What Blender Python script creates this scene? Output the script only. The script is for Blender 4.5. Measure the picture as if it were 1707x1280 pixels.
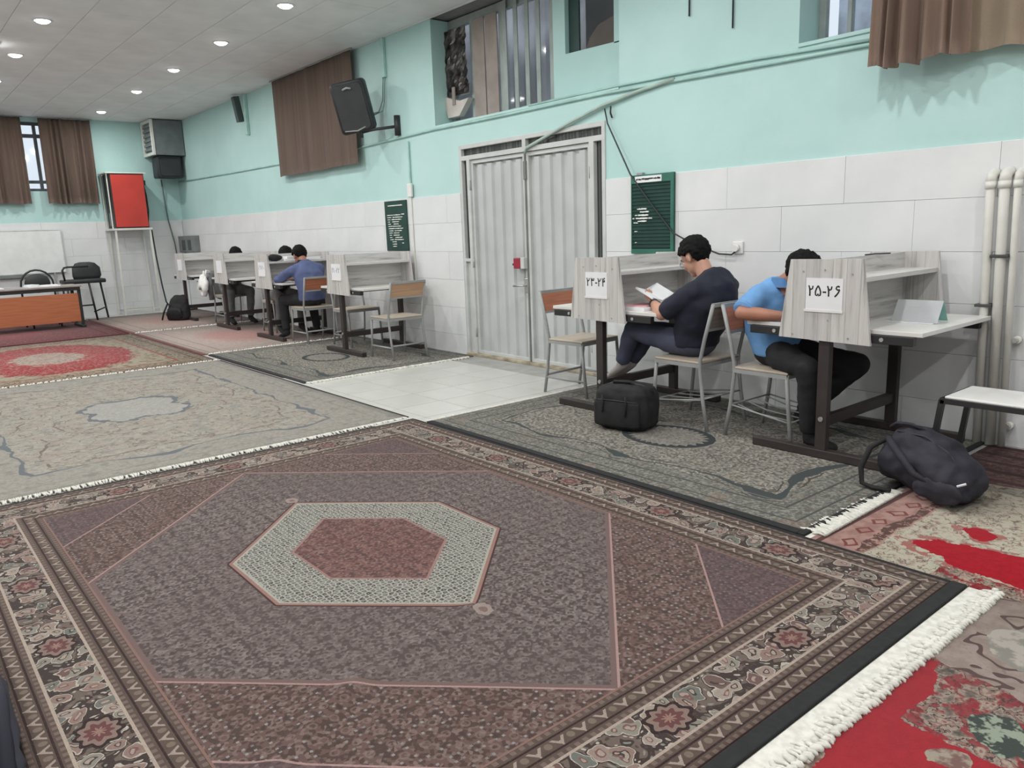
import bpy, bmesh, math, random
from math import sin, cos, pi, radians, sqrt
from mathutils import Vector, Matrix, noise as mnoise
random.seed(7)
for o in list(bpy.data.objects):
    bpy.data.objects.remove(o)
S = bpy.context.scene
COL = S.collection

# ---------------------------------------------------------------- camera
yaw, pitch, roll = radians(140.694), radians(11.370), radians(-2.0429)
fw = Vector((cos(yaw)*cos(pitch), sin(yaw)*cos(pitch), -sin(pitch)))
rt = Vector((sin(yaw), -cos(yaw), 0.0))
up = rt.cross(fw)
r2 = rt*cos(roll) + up*sin(roll)
u2 = -rt*sin(roll) + up*cos(roll)
cam_d = bpy.data.cameras.new('camera')
cam_d.sensor_width = 36.0
cam_d.lens = 1292.25/1707*36
cam_d.clip_start = 0.02
cam = bpy.data.objects.new('camera', cam_d)
COL.objects.link(cam)
M3 = Matrix((r2, u2, -fw)).transposed()
cam.matrix_world = Matrix.Translation((0, 0, 1.35)) @ M3.to_4x4()
S.camera = cam

# ---------------------------------------------------------------- world, exposure
W = bpy.data.worlds.new('world')
S.world = W
W.use_nodes = True
wn = W.node_tree
wn.nodes['Background'].inputs[0].default_value = (0.78, 0.84, 0.92, 1)
wn.nodes['Background'].inputs[1].default_value = 1.3
S.view_settings.view_transform = 'Standard'
S.view_settings.look = 'None'
S.view_settings.gamma = 1
S.view_settings.use_curve_mapping = False
S.view_settings.exposure = 0.0
LAMP_W = 17.5          # power of each ceiling downlight
RECESSED = 0.17

# ---------------------------------------------------------------- colour and node helpers
def lin(c):
    c = c/255.0
    return c/12.92 if c <= 0.04045 else ((c+0.055)/1.055)**2.4
def C(r, g, b, k=1.0):
    return (min(lin(r)*k, 1), min(lin(g)*k, 1), min(lin(b)*k, 1), 1.0)

class V:
    """a scalar socket with arithmetic"""
    def __init__(s, n, k): s.n = n; s.k = k
    def _(s, op, *a): return s.n.m(op, s, *a)
    def __add__(s, o): return s._('ADD', o)
    __radd__ = __add__
    def __sub__(s, o): return s._('SUBTRACT', o)
    def __rsub__(s, o): return s.n.m('SUBTRACT', o, s)
    def __mul__(s, o): return s._('MULTIPLY', o)
    __rmul__ = __mul__
    def __truediv__(s, o): return s._('DIVIDE', o)
    def abs(s): return s._('ABSOLUTE')
    def lt(s, o): return s._('LESS_THAN', o)
    def gt(s, o): return s._('GREATER_THAN', o)
    def min(s, o): return s._('MINIMUM', o)
    def max(s, o): return s._('MAXIMUM', o)
    def sin(s): return s._('SINE')
    def sqrt(s): return s._('SQRT')
    def floor(s): return s._('FLOOR')
    def mod(s, p): return s._('FLOORED_MODULO', p)
    def tri(s, p): return s._('PINGPONG', p)

class N:
    """node tree writer for one material"""
    def __init__(s, mat):
        s.t = mat.node_tree; s.b = s.t.nodes['Principled BSDF']
    def put(s, sock, v):
        if isinstance(v, V): s.t.links.new(v.k, sock)
        elif hasattr(v, 'is_output') : s.t.links.new(v, sock)
        else: sock.default_value = v
    def m(s, op, *a):
        n = s.t.nodes.new('ShaderNodeMath'); n.operation = op
        for i, v in enumerate(a): s.put(n.inputs[i], v)
        return V(s, n.outputs[0])
    def co(s, which='Object'):
        n = s.t.nodes.new('ShaderNodeTexCoord')
        return n.outputs[which]
    def sep(s, v):
        n = s.t.nodes.new('ShaderNodeSeparateXYZ'); s.t.links.new(v, n.inputs[0])
        return [V(s, o) for o in n.outputs]
    def vec(s, x, y, z=0.0):
        n = s.t.nodes.new('ShaderNodeCombineXYZ')
        for i, v in enumerate((x, y, z)): s.put(n.inputs[i], v)
        return n.outputs[0]
    def noise(s, vec, scale, detail=2.0, rough=0.5):
        n = s.t.nodes.new('ShaderNodeTexNoise')
        if vec is not None: s.t.links.new(vec, n.inputs['Vector'])
        n.inputs['Scale'].default_value = scale; n.inputs['Detail'].default_value = detail
        n.inputs['Roughness'].default_value = rough
        return V(s, n.outputs[0])
    def voro(s, vec, scale, feature='F1', rnd=1.0):
        n = s.t.nodes.new('ShaderNodeTexVoronoi'); n.feature = feature; n.voronoi_dimensions = '2D'
        s.t.links.new(vec, n.inputs['Vector'])
        n.inputs['Scale'].default_value = scale; n.inputs['Randomness'].default_value = rnd
        return n
    def ss(s, v, lo, hi, a=0.0, b=1.0):
        n = s.t.nodes.new('ShaderNodeMapRange'); n.interpolation_type = 'SMOOTHSTEP'
        s.put(n.inputs[0], v)
        for i, q in ((1, lo), (2, hi), (3, a), (4, b)): s.put(n.inputs[i], q)
        return V(s, n.outputs[0])
    def mix(s, f, a, b, mode='MIX'):
        n = s.t.nodes.new('ShaderNodeMix'); n.data_type = 'RGBA'; n.blend_type = mode
        s.put(n.inputs[0], f); s.put(n.inputs[6], a); s.put(n.inputs[7], b)
        return n.outputs[2]
    def ramp(s, f, stops, const=False):
        n = s.t.nodes.new('ShaderNodeValToRGB'); r = n.color_ramp
        if const: r.interpolation = 'CONSTANT'
        r.elements.remove(r.elements[1])
        r.elements[0].position = stops[0][0]; r.elements[0].color = stops[0][1]
        for p, c in stops[1:]: r.elements.new(p).color = c
        s.put(n.inputs[0], f)
        return n.outputs[0]
    def bump(s, h, strength=0.3, dist=0.01):
        n = s.t.nodes.new('ShaderNodeBump')
        n.inputs['Strength'].default_value = strength; n.inputs['Distance'].default_value = dist
        s.put(n.inputs['Height'], h)
        s.t.links.new(n.outputs[0], s.b.inputs['Normal'])
    def color(s, c): s.put(s.b.inputs['Base Color'], c)

def newmat(name, rough=0.6, metal=0.0):
    m = bpy.data.materials.new(name); m.use_nodes = True
    b = m.node_tree.nodes['Principled BSDF']
    b.inputs['Roughness'].default_value = rough; b.inputs['Metallic'].default_value = metal
    return m
def mat(name, c, rough=0.6, metal=0.0, var=0.06, scale=6.0, bump=0.0, bscale=80.0, spec=0.5):
    """plain surface: base colour with noise variation and fine relief"""
    m = newmat(name, rough, metal); n = N(m)
    co = n.co('Object')
    f = n.noise(co, scale, 4.0)
    hi = tuple(min(1, v*(1+var*2)) for v in c[:3])+(1,)
    lo = tuple(v*(1-var*2) for v in c[:3])+(1,)
    n.color(n.mix(n.ss(f, 0.3, 0.7), lo, hi))
    n.b.inputs['Specular IOR Level'].default_value = spec
    if bump: n.bump(n.noise(co, bscale, 2.0), bump, 0.004)
    return m

# ---------------------------------------------------------------- mesh helpers
class MB:
    def __init__(s): s.bm = bmesh.new(); s.k = 0
    def _x(s, vs, rot, loc):
        Mx = Matrix.Translation(loc)
        if rot is not None:
            Mx = Mx @ (rot if isinstance(rot, Matrix) else Matrix.Rotation(rot, 4, 'Z'))
        bmesh.ops.transform(s.bm, matrix=Mx, verts=vs)
    def box(s, x0, x1, y0, y1, z0, z1, bev=0.0, rot=None, at=None):
        r = bmesh.ops.create_cube(s.bm, size=1.0); vs = r['verts']
        g = (s.k % 9)*0.0004; s.k += 1          # no two boxes of a part share a face plane
        bmesh.ops.scale(s.bm, vec=(x1-x0+g, y1-y0+g, z1-z0+g), verts=vs)
        bmesh.ops.translate(s.bm, vec=((x0+x1)/2, (y0+y1)/2, (z0+z1)/2), verts=vs)
        if bev:
            es = list({e for v in vs for e in v.link_edges})
            q = bmesh.ops.bevel(s.bm, geom=es, offset=bev, segments=2, affect='EDGES', profile=0.5)
            vs = list({v for f in q['faces'] for v in f.verts} | {v for v in vs if v.is_valid})
        if rot is not None or at is not None:
            s._x(vs, rot, at or (0, 0, 0))
        return s
    def bar(s, p0, p1, w, h=None, upv=(0, 0, 1)):
        """square bar from p0 to p1, w across, h along upv"""
        h = h or w
        p0, p1 = Vector(p0), Vector(p1); d = (p1-p0); L = d.length; d.normalize()
        a = d.cross(Vector(upv))
        if a.length < 1e-4: a = d.cross(Vector((0, 1, 0)))
        a.normalize(); b = a.cross(d)
        vs = []
        for q in (p0, p1):
            for i, j in ((-1, -1), (1, -1), (1, 1), (-1, 1)):
                vs.append(s.bm.verts.new(q+a*(i*w/2)+b*(j*h/2)))
        for f in ((3, 2, 1, 0), (4, 5, 6, 7), (0, 1, 5, 4), (1, 2, 6, 5), (2, 3, 7, 6), (3, 0, 4, 7)):
            s.bm.faces.new([vs[i] for i in f])
        return s
    def tube(s, pts, r, seg=10, caps=True, smooth=True):
        pts = [Vector(p) for p in pts]
        rs = r if isinstance(r, (list, tuple)) else [r]*len(pts)
        rings = []; pa = None
        for i, p in enumerate(pts):
            d = (pts[min(i+1, len(pts)-1)]-pts[max(i-1, 0)]).normalized()
            if pa is None:
                pa = d.orthogonal().normalized()
            pa = (pa - d*pa.dot(d)).normalized(); b = d.cross(pa)
            rings.append([s.bm.verts.new(p+(pa*cos(2*pi*k/seg)+b*sin(2*pi*k/seg))*rs[i]) for k in range(seg)])
        for i in range(len(rings)-1):
            for k in range(seg):
                f = s.bm.faces.new((rings[i][k], rings[i][(k+1) % seg], rings[i+1][(k+1) % seg], rings[i+1][k]))
                f.smooth = smooth
        if caps:
            s.bm.faces.new(rings[0][::-1]); s.bm.faces.new(rings[-1])
        return s
    def cyl(s, p0, p1, r, seg=16): return s.tube([p0, p1], r, seg)
    def prism(s, poly, axis, a0, a1):
        """poly: 2D points in the plane across axis; extruded a0..a1 along the axis"""
        def P(q, a):
            return {'x': (a, q[0], q[1]), 'y': (q[0], a, q[1]), 'z': (q[0], q[1], a)}[axis]
        A = [s.bm.verts.new(P(q, a0)) for q in poly]; B = [s.bm.verts.new(P(q, a1)) for q in poly]
        n = len(poly)
        s.bm.faces.new(A[::-1]); s.bm.faces.new(B)
        for i in range(n): s.bm.faces.new((A[i], A[(i+1) % n], B[(i+1) % n], B[i]))
        return s
    def ell(s, c, r, M=None, sub=3):
        q = bmesh.ops.create_icosphere(s.bm, subdivisions=sub, radius=1.0); vs = q['verts']
        bmesh.ops.scale(s.bm, vec=r, verts=vs)
        if M is not None: bmesh.ops.transform(s.bm, matrix=M, verts=vs)
        bmesh.ops.translate(s.bm, vec=c, verts=vs)
        for v in vs:
            for f in v.link_faces: f.smooth = True
        return s
    def loft(s, rings, seg=20):
        """rings: (centre, side vector, front vector) ellipses joined into one closed body"""
        R = []
        for c, a, b in rings:
            c, a, b = Vector(c), Vector(a), Vector(b)
            R.append([s.bm.verts.new(c+a*cos(2*pi*k/seg)+b*sin(2*pi*k/seg)) for k in range(seg)])
        for i in range(len(R)-1):
            for k in range(seg):
                f = s.bm.faces.new((R[i][k], R[i][(k+1) % seg], R[i+1][(k+1) % seg], R[i+1][k])); f.smooth = True
        s.bm.faces.new(R[0][::-1]); s.bm.faces.new(R[-1])
        return s
    def build(s, name, m, parent=None, smooth=False, loc=None, rotz=None):
        bmesh.ops.recalc_face_normals(s.bm, faces=s.bm.faces)
        me = bpy.data.meshes.new(name); s.bm.to_mesh(me); s.bm.free()
        if smooth:
            for p in me.polygons: p.use_smooth = True
        me.materials.append(m)
        return link(name, me, parent, loc, rotz)
def link(name, me, parent=None, loc=None, rotz=None):
    o = bpy.data.objects.new(name, me); COL.objects.link(o)
    if parent is not None: o.parent = parent
    if loc is not None: o.location = loc
    if rotz is not None: o.rotation_euler.z = rotz
    return o
def tag(o, label=None, cat=None, group=None, kind=None):
    if label: o['label'] = label
    if cat: o['category'] = cat
    if group: o['group'] = group
    if kind: o['kind'] = kind
    return o
def thing(name, label, cat, loc=(0, 0, 0), rotz=0.0, group=None):
    o = link(name, None, None, loc, rotz)
    o.empty_display_size = 0.1
    return tag(o, label, cat, group)
def kids(o): return [c for c in bpy.data.objects if c.parent is o]
def copy_tree(o, parent=None):
    c = o.copy(); COL.objects.link(c)
    if parent is not None: c.parent = parent
    for ch in kids(o): copy_tree(ch, c)
    return c
def baked(o, mods):
    """evaluate modifiers into the object's own mesh"""
    for kind, kw in mods:
        q = o.modifiers.new(kind.lower(), kind)
        for k, v in kw.items(): setattr(q, k, v)
    dg = bpy.context.evaluated_depsgraph_get()
    me = bpy.data.meshes.new_from_object(o.evaluated_get(dg), depsgraph=dg)
    old = o.data; o.modifiers.clear(); o.data = me
    bpy.data.meshes.remove(old)
    me.name = o.name
    for p in me.polygons: p.use_smooth = True
    return o
def crumple(o, amp, scale, seed=0.0, zmin=None):
    """soft folds: push vertices along their normals by noise"""
    me = o.data
    ns = [v.normal.copy() for v in me.vertices]
    for v, nn in zip(me.vertices, ns):
        d = mnoise.noise(v.co*scale+Vector((seed, seed*2, 0)))*amp + mnoise.noise(v.co*scale*2.3+Vector((0, seed, 3)))*amp*0.45
        v.co += nn*d
        if zmin is not None and v.co.z < zmin: v.co.z = zmin
    me.update()
GLYPH = {
 '1': [[(0.16, 0.0), (0.16, 0.4), (0.10, 0.75), (0.02, 1.0)]],
 '2': [[(0.15, 0.0), (0.16, 0.35), (0.11, 0.75), (0.02, 1.0)], [(0.06, 0.90), (0.13, 0.70), (0.26, 0.62), (0.40, 0.70), (0.45, 0.97)]],
 '3': [[(0.15, 0.0), (0.16, 0.35), (0.11, 0.75), (0.02, 1.0)], [(0.06, 0.90), (0.12, 0.72), (0.20, 0.68), (0.28, 0.76), (0.29, 0.96)], [(0.29, 0.80), (0.36, 0.70), (0.46, 0.69), (0.53, 0.78), (0.54, 0.98)]],
 '4': [[(0.15, 0.0), (0.16, 0.35), (0.11, 0.75), (0.02, 1.0)], [(0.13, 0.60), (0.30, 0.57), (0.50, 0.63)], [(0.50, 0.95), (0.36, 1.0), (0.27, 0.88), (0.34, 0.72), (0.50, 0.66)]],
 '5': [[(0.28, 1.0), (0.12, 0.72), (0.01, 0.40), (0.05, 0.10), (0.19, 0.05), (0.28, 0.22), (0.37, 0.05), (0.51, 0.10), (0.55, 0.40), (0.44, 0.72), (0.28, 1.0)]],
 '6': [[(0.52, 0.92), (0.38, 1.0), (0.22, 0.93), (0.18, 0.76), (0.30, 0.65), (0.54, 0.68)], [(0.52, 0.68), (0.40, 0.40), (0.24, 0.18), (0.06, 0.0)]],
 '9': [[(0.42, 0.80), (0.34, 0.98), (0.16, 0.97), (0.08, 0.78), (0.20, 0.62), (0.42, 0.68), (0.42, 0.85), (0.46, 0.4), (0.52, 0.0)]],
 '0': [[(0.2, 0.38), (0.28, 0.5), (0.36, 0.38), (0.28, 0.28), (0.2, 0.38)]],
 '-': [[(0.06, 0.40), (0.40, 0.40)]]}
def numerals(digits, h, m, parent, loc):
    """Persian numerals drawn as pen strokes on a sheet facing -y"""
    b = MB(); x = 0.0; adv = 0.70
    w = sum(adv if d != '-' else 0.5 for d in digits)-0.14
    for d in digits:
        for st in GLYPH[d]:
            b.tube([((x+px-w/2)*h, 0, (pz-0.5)*h) for px, pz in st], h*0.078, 8)
        x += adv if d != '-' else 0.5
    bmesh.ops.scale(b.bm, vec=(1, 0.12, 1), verts=b.bm.verts)
    return b.build('lettering', m, parent, False, loc)
def text(body, size, m, parent, loc, rot, name='lettering', bold=0.0):
    cu = bpy.data.curves.new(name, 'FONT'); cu.body = body; cu.size = size
    cu.align_x = 'CENTER'; cu.align_y = 'CENTER'; cu.extrude = 0.0006; cu.offset = bold
    cu.resolution_u = 3
    t = bpy.data.objects.new(name, cu); COL.objects.link(t)
    dg = bpy.context.evaluated_depsgraph_get()
    me = bpy.data.meshes.new_from_object(t.evaluated_get(dg), depsgraph=dg)
    bpy.data.objects.remove(t)
    me.materials.clear(); me.materials.append(m)
    o = link(name, me, parent, loc); o.rotation_euler = rot
    return o

# ---------------------------------------------------------------- materials
def wall_paint():
    m = newmat('mint_paint', 0.55); n = N(m); co = n.co('Object')
    a = n.noise(co, 1.3, 5.0, 0.6); b = n.noise(co, 9.0, 3.0)
    c = n.mix(n.ss(a, 0.35, 0.7), C(176, 211, 209), C(184, 217, 215))
    c = n.mix(n.ss(b, 0.66, 0.8, 0.0, 0.35), c, C(164, 200, 198))
    n.color(c); n.bump(n.noise(co, 25.0, 4.0), 0.15, 0.006)
    return m
MINT = wall_paint()
def tile_mat(name, c1, c2, rough, grain):
    m = newmat(name, rough); n = N(m); co = n.co('Object')
    info = n.t.nodes.new('ShaderNodeObjectInfo')
    a = n.noise(co, 2.2, 6.0, 0.65)
    c = n.mix(n.ss(a, 0.3, 0.75), c1, c2)
    r = V(n, info.outputs['Random'])
    c = n.mix(r*0.35, c, grain)
    n.color(c)
    return m
SLAB = tile_mat('white_stone_slab', C(216, 219, 221), C(226, 228, 229), 0.28, C(212, 214, 218))
FLOORTILE = tile_mat('pale_floor_tile', C(188, 190, 186), C(202, 203, 199), 0.3, C(182, 182, 176))
GROUT = mat('grout', C(160, 160, 158), 0.8)
CEILP = mat('ceiling_panel_white', C(228, 230, 231), 0.7, var=0.03, scale=2.0)
CEILB = mat('ceiling_backing', C(120, 120, 120), 0.9)
WHITEP = mat('white_wall_paint', C(214, 216, 214), 0.6)
DOORW = mat('white_door_steel', C(186, 189, 190), 0.38, var=0.03, scale=3.0)
DOORF = mat('white_door_frame', C(194, 197, 196), 0.42, var=0.03)
def glassm(name, c, a, rough=0.05):
    """thin pane: part mirror, part clear"""
    m = newmat(name, rough); n = N(m); t = n.t
    tr = t.nodes.new('ShaderNodeBsdfTransparent'); tr.inputs[0].default_value = c
    gl = t.nodes.new('ShaderNodeBsdfGlossy'); gl.inputs['Roughness'].default_value = rough
    mx = t.nodes.new('ShaderNodeMixShader'); fr = t.nodes.new('ShaderNodeLayerWeight'); fr.inputs[0].default_value = 0.5
    f = n.m('ADD', n.m('MULTIPLY', n.m('POWER', V(n, fr.outputs['Facing']), 4.0), 0.6*a), 0.04*a)
    t.links.new(f.k, mx.inputs[0]); t.links.new(tr.outputs[0], mx.inputs[1]); t.links.new(gl.outputs[0], mx.inputs[2])
    t.links.new(mx.outputs[0], t.nodes['Material Output'].inputs[0])
    return m
GLASS = glassm('window_glass', (0.9, 0.92, 0.93, 1), 1.6)
def dark_glass():
    m = newmat('patterned_dark_glass', 0.12); n = N(m); co = n.co('Object')
    v = n.voro(co, 38.0)
    f = n.ss(V(n, v.outputs['Distance']), 0.2, 0.7)
    n.color(n.mix(f, C(58, 60, 60), C(92, 94, 94)))
    n.bump(f, 0.12, 0.004)
    return m
DGLASS = dark_glass()
def wood_pale():
    m = newmat('pale_weathered_laminate', 0.45); n = N(m); co = n.co('Object')
    x, y, z = n.sep(co)
    s = x+y*0.999
    pl = (s*13.0).floor()
    g = n.noise(n.vec(s*26.0, z*1.6, pl), 1.0, 4.0, 0.6)
    g2 = n.noise(n.vec(s*75.0, z*3.0, pl*3.0), 1.0, 2.0)
    tone = n.noise(n.vec(pl*7.3, 0.5, 0.2), 1.0, 0.0)
    c = n.ramp(g, [(0.30, C(150, 147, 145)), (0.42, C(196, 194, 192)), (0.6, C(210, 208, 206)), (0.8, C(186, 183, 180))])
    c = n.mix(n.ss(g2, 0.62, 0.78, 0.0, 0.55), c, C(140, 136, 133))
    c = n.mix(n.ss(tone, 0.35, 0.65, 0.0, 0.45), c, C(172, 170, 169))
    seam = ((s*13.0).mod(1.0)-0.5).abs()
    c = n.mix(seam.gt(0.475)*0.4, c, C(120, 116, 114))
    n.color(c); n.b.inputs['Specular IOR Level'].default_value = 0.3
    return m
PALE = wood_pale()
def wood_pale_h():
    m = newmat('pale_weathered_laminate_lengthwise', 0.45); n = N(m); co = n.co('Object')
    x, y, z = n.sep(co)
    s = z
    g = n.noise(n.vec(s*26.0, y*2.0, x), 1.0, 4.0, 0.6)
    g2 = n.noise(n.vec(s*80.0, y*3.0, 3.0), 1.0, 2.0)
    c = n.ramp(g, [(0.30, C(150, 148, 146)), (0.44, C(194, 193, 191)), (0.6, C(206, 205, 203)), (0.8, C(184, 182, 180))])
    c = n.mix(n.ss(g2, 0.62, 0.78, 0.0, 0.5), c, C(142, 139, 137))
    n.color(c); n.b.inputs['Specular IOR Level'].default_value = 0.3
    return m
PALEH = wood_pale_h()
DESKTOP = mat('white_desktop_laminate', C(222, 221, 218), 0.3, var=0.02)
BROWNST = mat('dark_brown_steel', C(52, 45, 44), 0.45, var=0.08)
BLACKST = mat('black_steel', C(38, 38, 40), 0.45, var=0.08)
GREYST = mat('grey_painted_steel', C(150, 152, 152), 0.4, var=0.05)
CHROME = mat('bare_bolt_steel', C(200, 200, 198), 0.3, 0.8)
def ply(name, a, b):
    m = newmat(name, 0.4); n = N(m); co = n.co('Object'); x, y, z = n.sep(co)
    g = n.noise(n.vec(x*3.0, y*3.0, z*60.0), 1.0, 3.0)
    n.color(n.mix(n.ss(g, 0.3, 0.7), a, b)); return m
PLYO = ply('orange_brown_plywood', C(158, 98, 72), C(178, 114, 86))
PLYL = ply('light_plywood', C(176, 140, 112), C(192, 156, 126))
SEATW = ply('worn_beige_seat_board', C(176, 164, 150), C(196, 184, 168))
DESKO = ply('orange_desk_panel', C(168, 100, 66), C(182, 112, 78))
WHITE = mat('white_plastic', C(226, 226, 224), 0.4, var=0.02)
PAPER = mat('white_paper', C(228, 230, 234), 0.7, var=0.02)
INK = mat('black_ink', C(30, 30, 34), 0.7)
GREYINK = mat('grey_pencil', C(150, 154, 158), 0.7)
BLACKP = mat('black_plastic', C(40, 41, 44), 0.5, var=0.1)
BLACKC = mat('black_bag_fabric', C(25, 26, 29), 0.8, var=0.15, scale=20, bump=0.3, bscale=400)
NAVYBAG = mat('dark_navy_bag_fabric', C(35, 34, 45), 0.75, var=0.15, scale=18, bump=0.3, bscale=400)
def curtain_mat(name, a, b, c3):
    m = newmat(name, 0.85); n = N(m); co = n.co('Object'); x, y, z = n.sep(co)
    g = n.noise(n.vec(x*14.0, y*14.0, z*0.6), 1.0, 3.0)
    c = n.mix(n.ss(g, 0.3, 0.7), a, b)
    w = n.noise(n.vec(x*300.0, y*300.0, z*300.0), 1.0, 1.0)
    n.color(n.mix(n.ss(w, 0.4, 0.8, 0.0, 0.3), c, c3))
    n.b.inputs['Sheen Weight'].default_value = 0.15
    return m
CURT = curtain_mat('taupe_curtain_cloth', C(126, 108, 98), C(142, 122, 110), C(104, 88, 80))
CURTN = curtain_mat('lit_taupe_curtain_cloth', C(148, 126, 114), C(164, 140, 126), C(122, 102, 92))  # taupe cloth lightened to paint in the light of the nearer lamp
CURTL = curtain_mat('light_taupe_curtain_cloth', C(178, 162, 142), C(192, 174, 152), C(144, 128, 110))
GREENF = mat('green_board_frame', C(44, 104, 88), 0.45, var=0.06)
GREENB = mat('dark_green_felt', C(28, 62, 56), 0.8, var=0.08)
LETTER = mat('white_letter_plastic', C(226, 230, 226), 0.5)
REDP = mat('red_laminate', C(192, 62, 54), 0.35, var=0.05, scale=2)
REDLOCK = mat('red_lock_plastic', C(150, 36, 56), 0.4)
GREYBOX = mat('grey_metal_box', C(120, 126, 126), 0.5)
SKIN = mat('skin_light', C(194, 148, 128), 0.5, var=0.05, scale=9)
SKIN2 = mat('skin_warm', C(162, 112, 92), 0.5, var=0.05, scale=9)
HAIR = mat('black_hair', C(19, 18, 19), 0.75, var=0.2, scale=60, bump=0.6, bscale=180, spec=0.15)
NAVY = mat('navy_cotton', C(29, 32, 48), 0.85, var=0.06, bump=0.15, bscale=600)
BLUE = mat('light_blue_cotton', C(104, 152, 204), 0.8, var=0.06, bump=0.15, bscale=600)
BLUE2 = mat('slate_blue_cotton', C(80, 91, 130), 0.8, var=0.06, bump=0.15, bscale=600)
DENIM = mat('grey_blue_trousers', C(72, 76, 96), 0.85, var=0.06, bump=0.15, bscale=600)
BLACKT = mat('black_trousers', C(28, 28, 32), 0.85, var=0.1, bump=0.15, bscale=600)
GREYT = mat('grey_cloth', C(110, 112, 114), 0.85, var=0.08, bump=0.15, bscale=600)
CHARC = mat('charcoal_cloth', C(52, 54, 58), 0.85, var=0.08)
SOCKB = mat('black_sock', C(30, 30, 33), 0.9, var=0.1)
PLYG = ply('shaded_plywood_backrest', C(120, 112, 106), C(136, 128, 120))  # plywood greyed to carry the shade on the rear of the backrest
SOCK = mat('grey_sock', C(176, 170, 168), 0.9, var=0.06, bump=0.2, bscale=500)
FRINGE = mat('cream_fringe_yarn', C(204, 203, 196), 0.95, var=0.06, scale=40)
RUGBLACK = mat('black_rug_binding', C(30, 31, 33), 0.95, var=0.1, scale=40)
MINTPIPE = mat('mint_painted_conduit', C(166, 203, 197), 0.5)
PIPEW = mat('white_painted_pipe', C(218, 218, 212), 0.4, var=0.03)
CABLE = mat('black_cable', C(40, 46, 46), 0.5)
TEAL = mat('pale_teal_cover', C(170, 214, 208), 0.5)
PINK = mat('pink_cover', C(222, 170, 176), 0.6)
def lens_mat():
    m = newmat('lit_lamp_lens', 0.3); b = m.node_tree.nodes['Principled BSDF']
    b.inputs['Emission Color'].default_value = (1, 0.99, 0.97, 1); b.inputs['Emission Strength'].default_value = 14.0
    return m
LENS = lens_mat()
FOIL = mat('dark_crumpled_foil', C(104, 100, 98), 0.36, 0.7, var=0.4, scale=9, bump=0.5, bscale=7)

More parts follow.
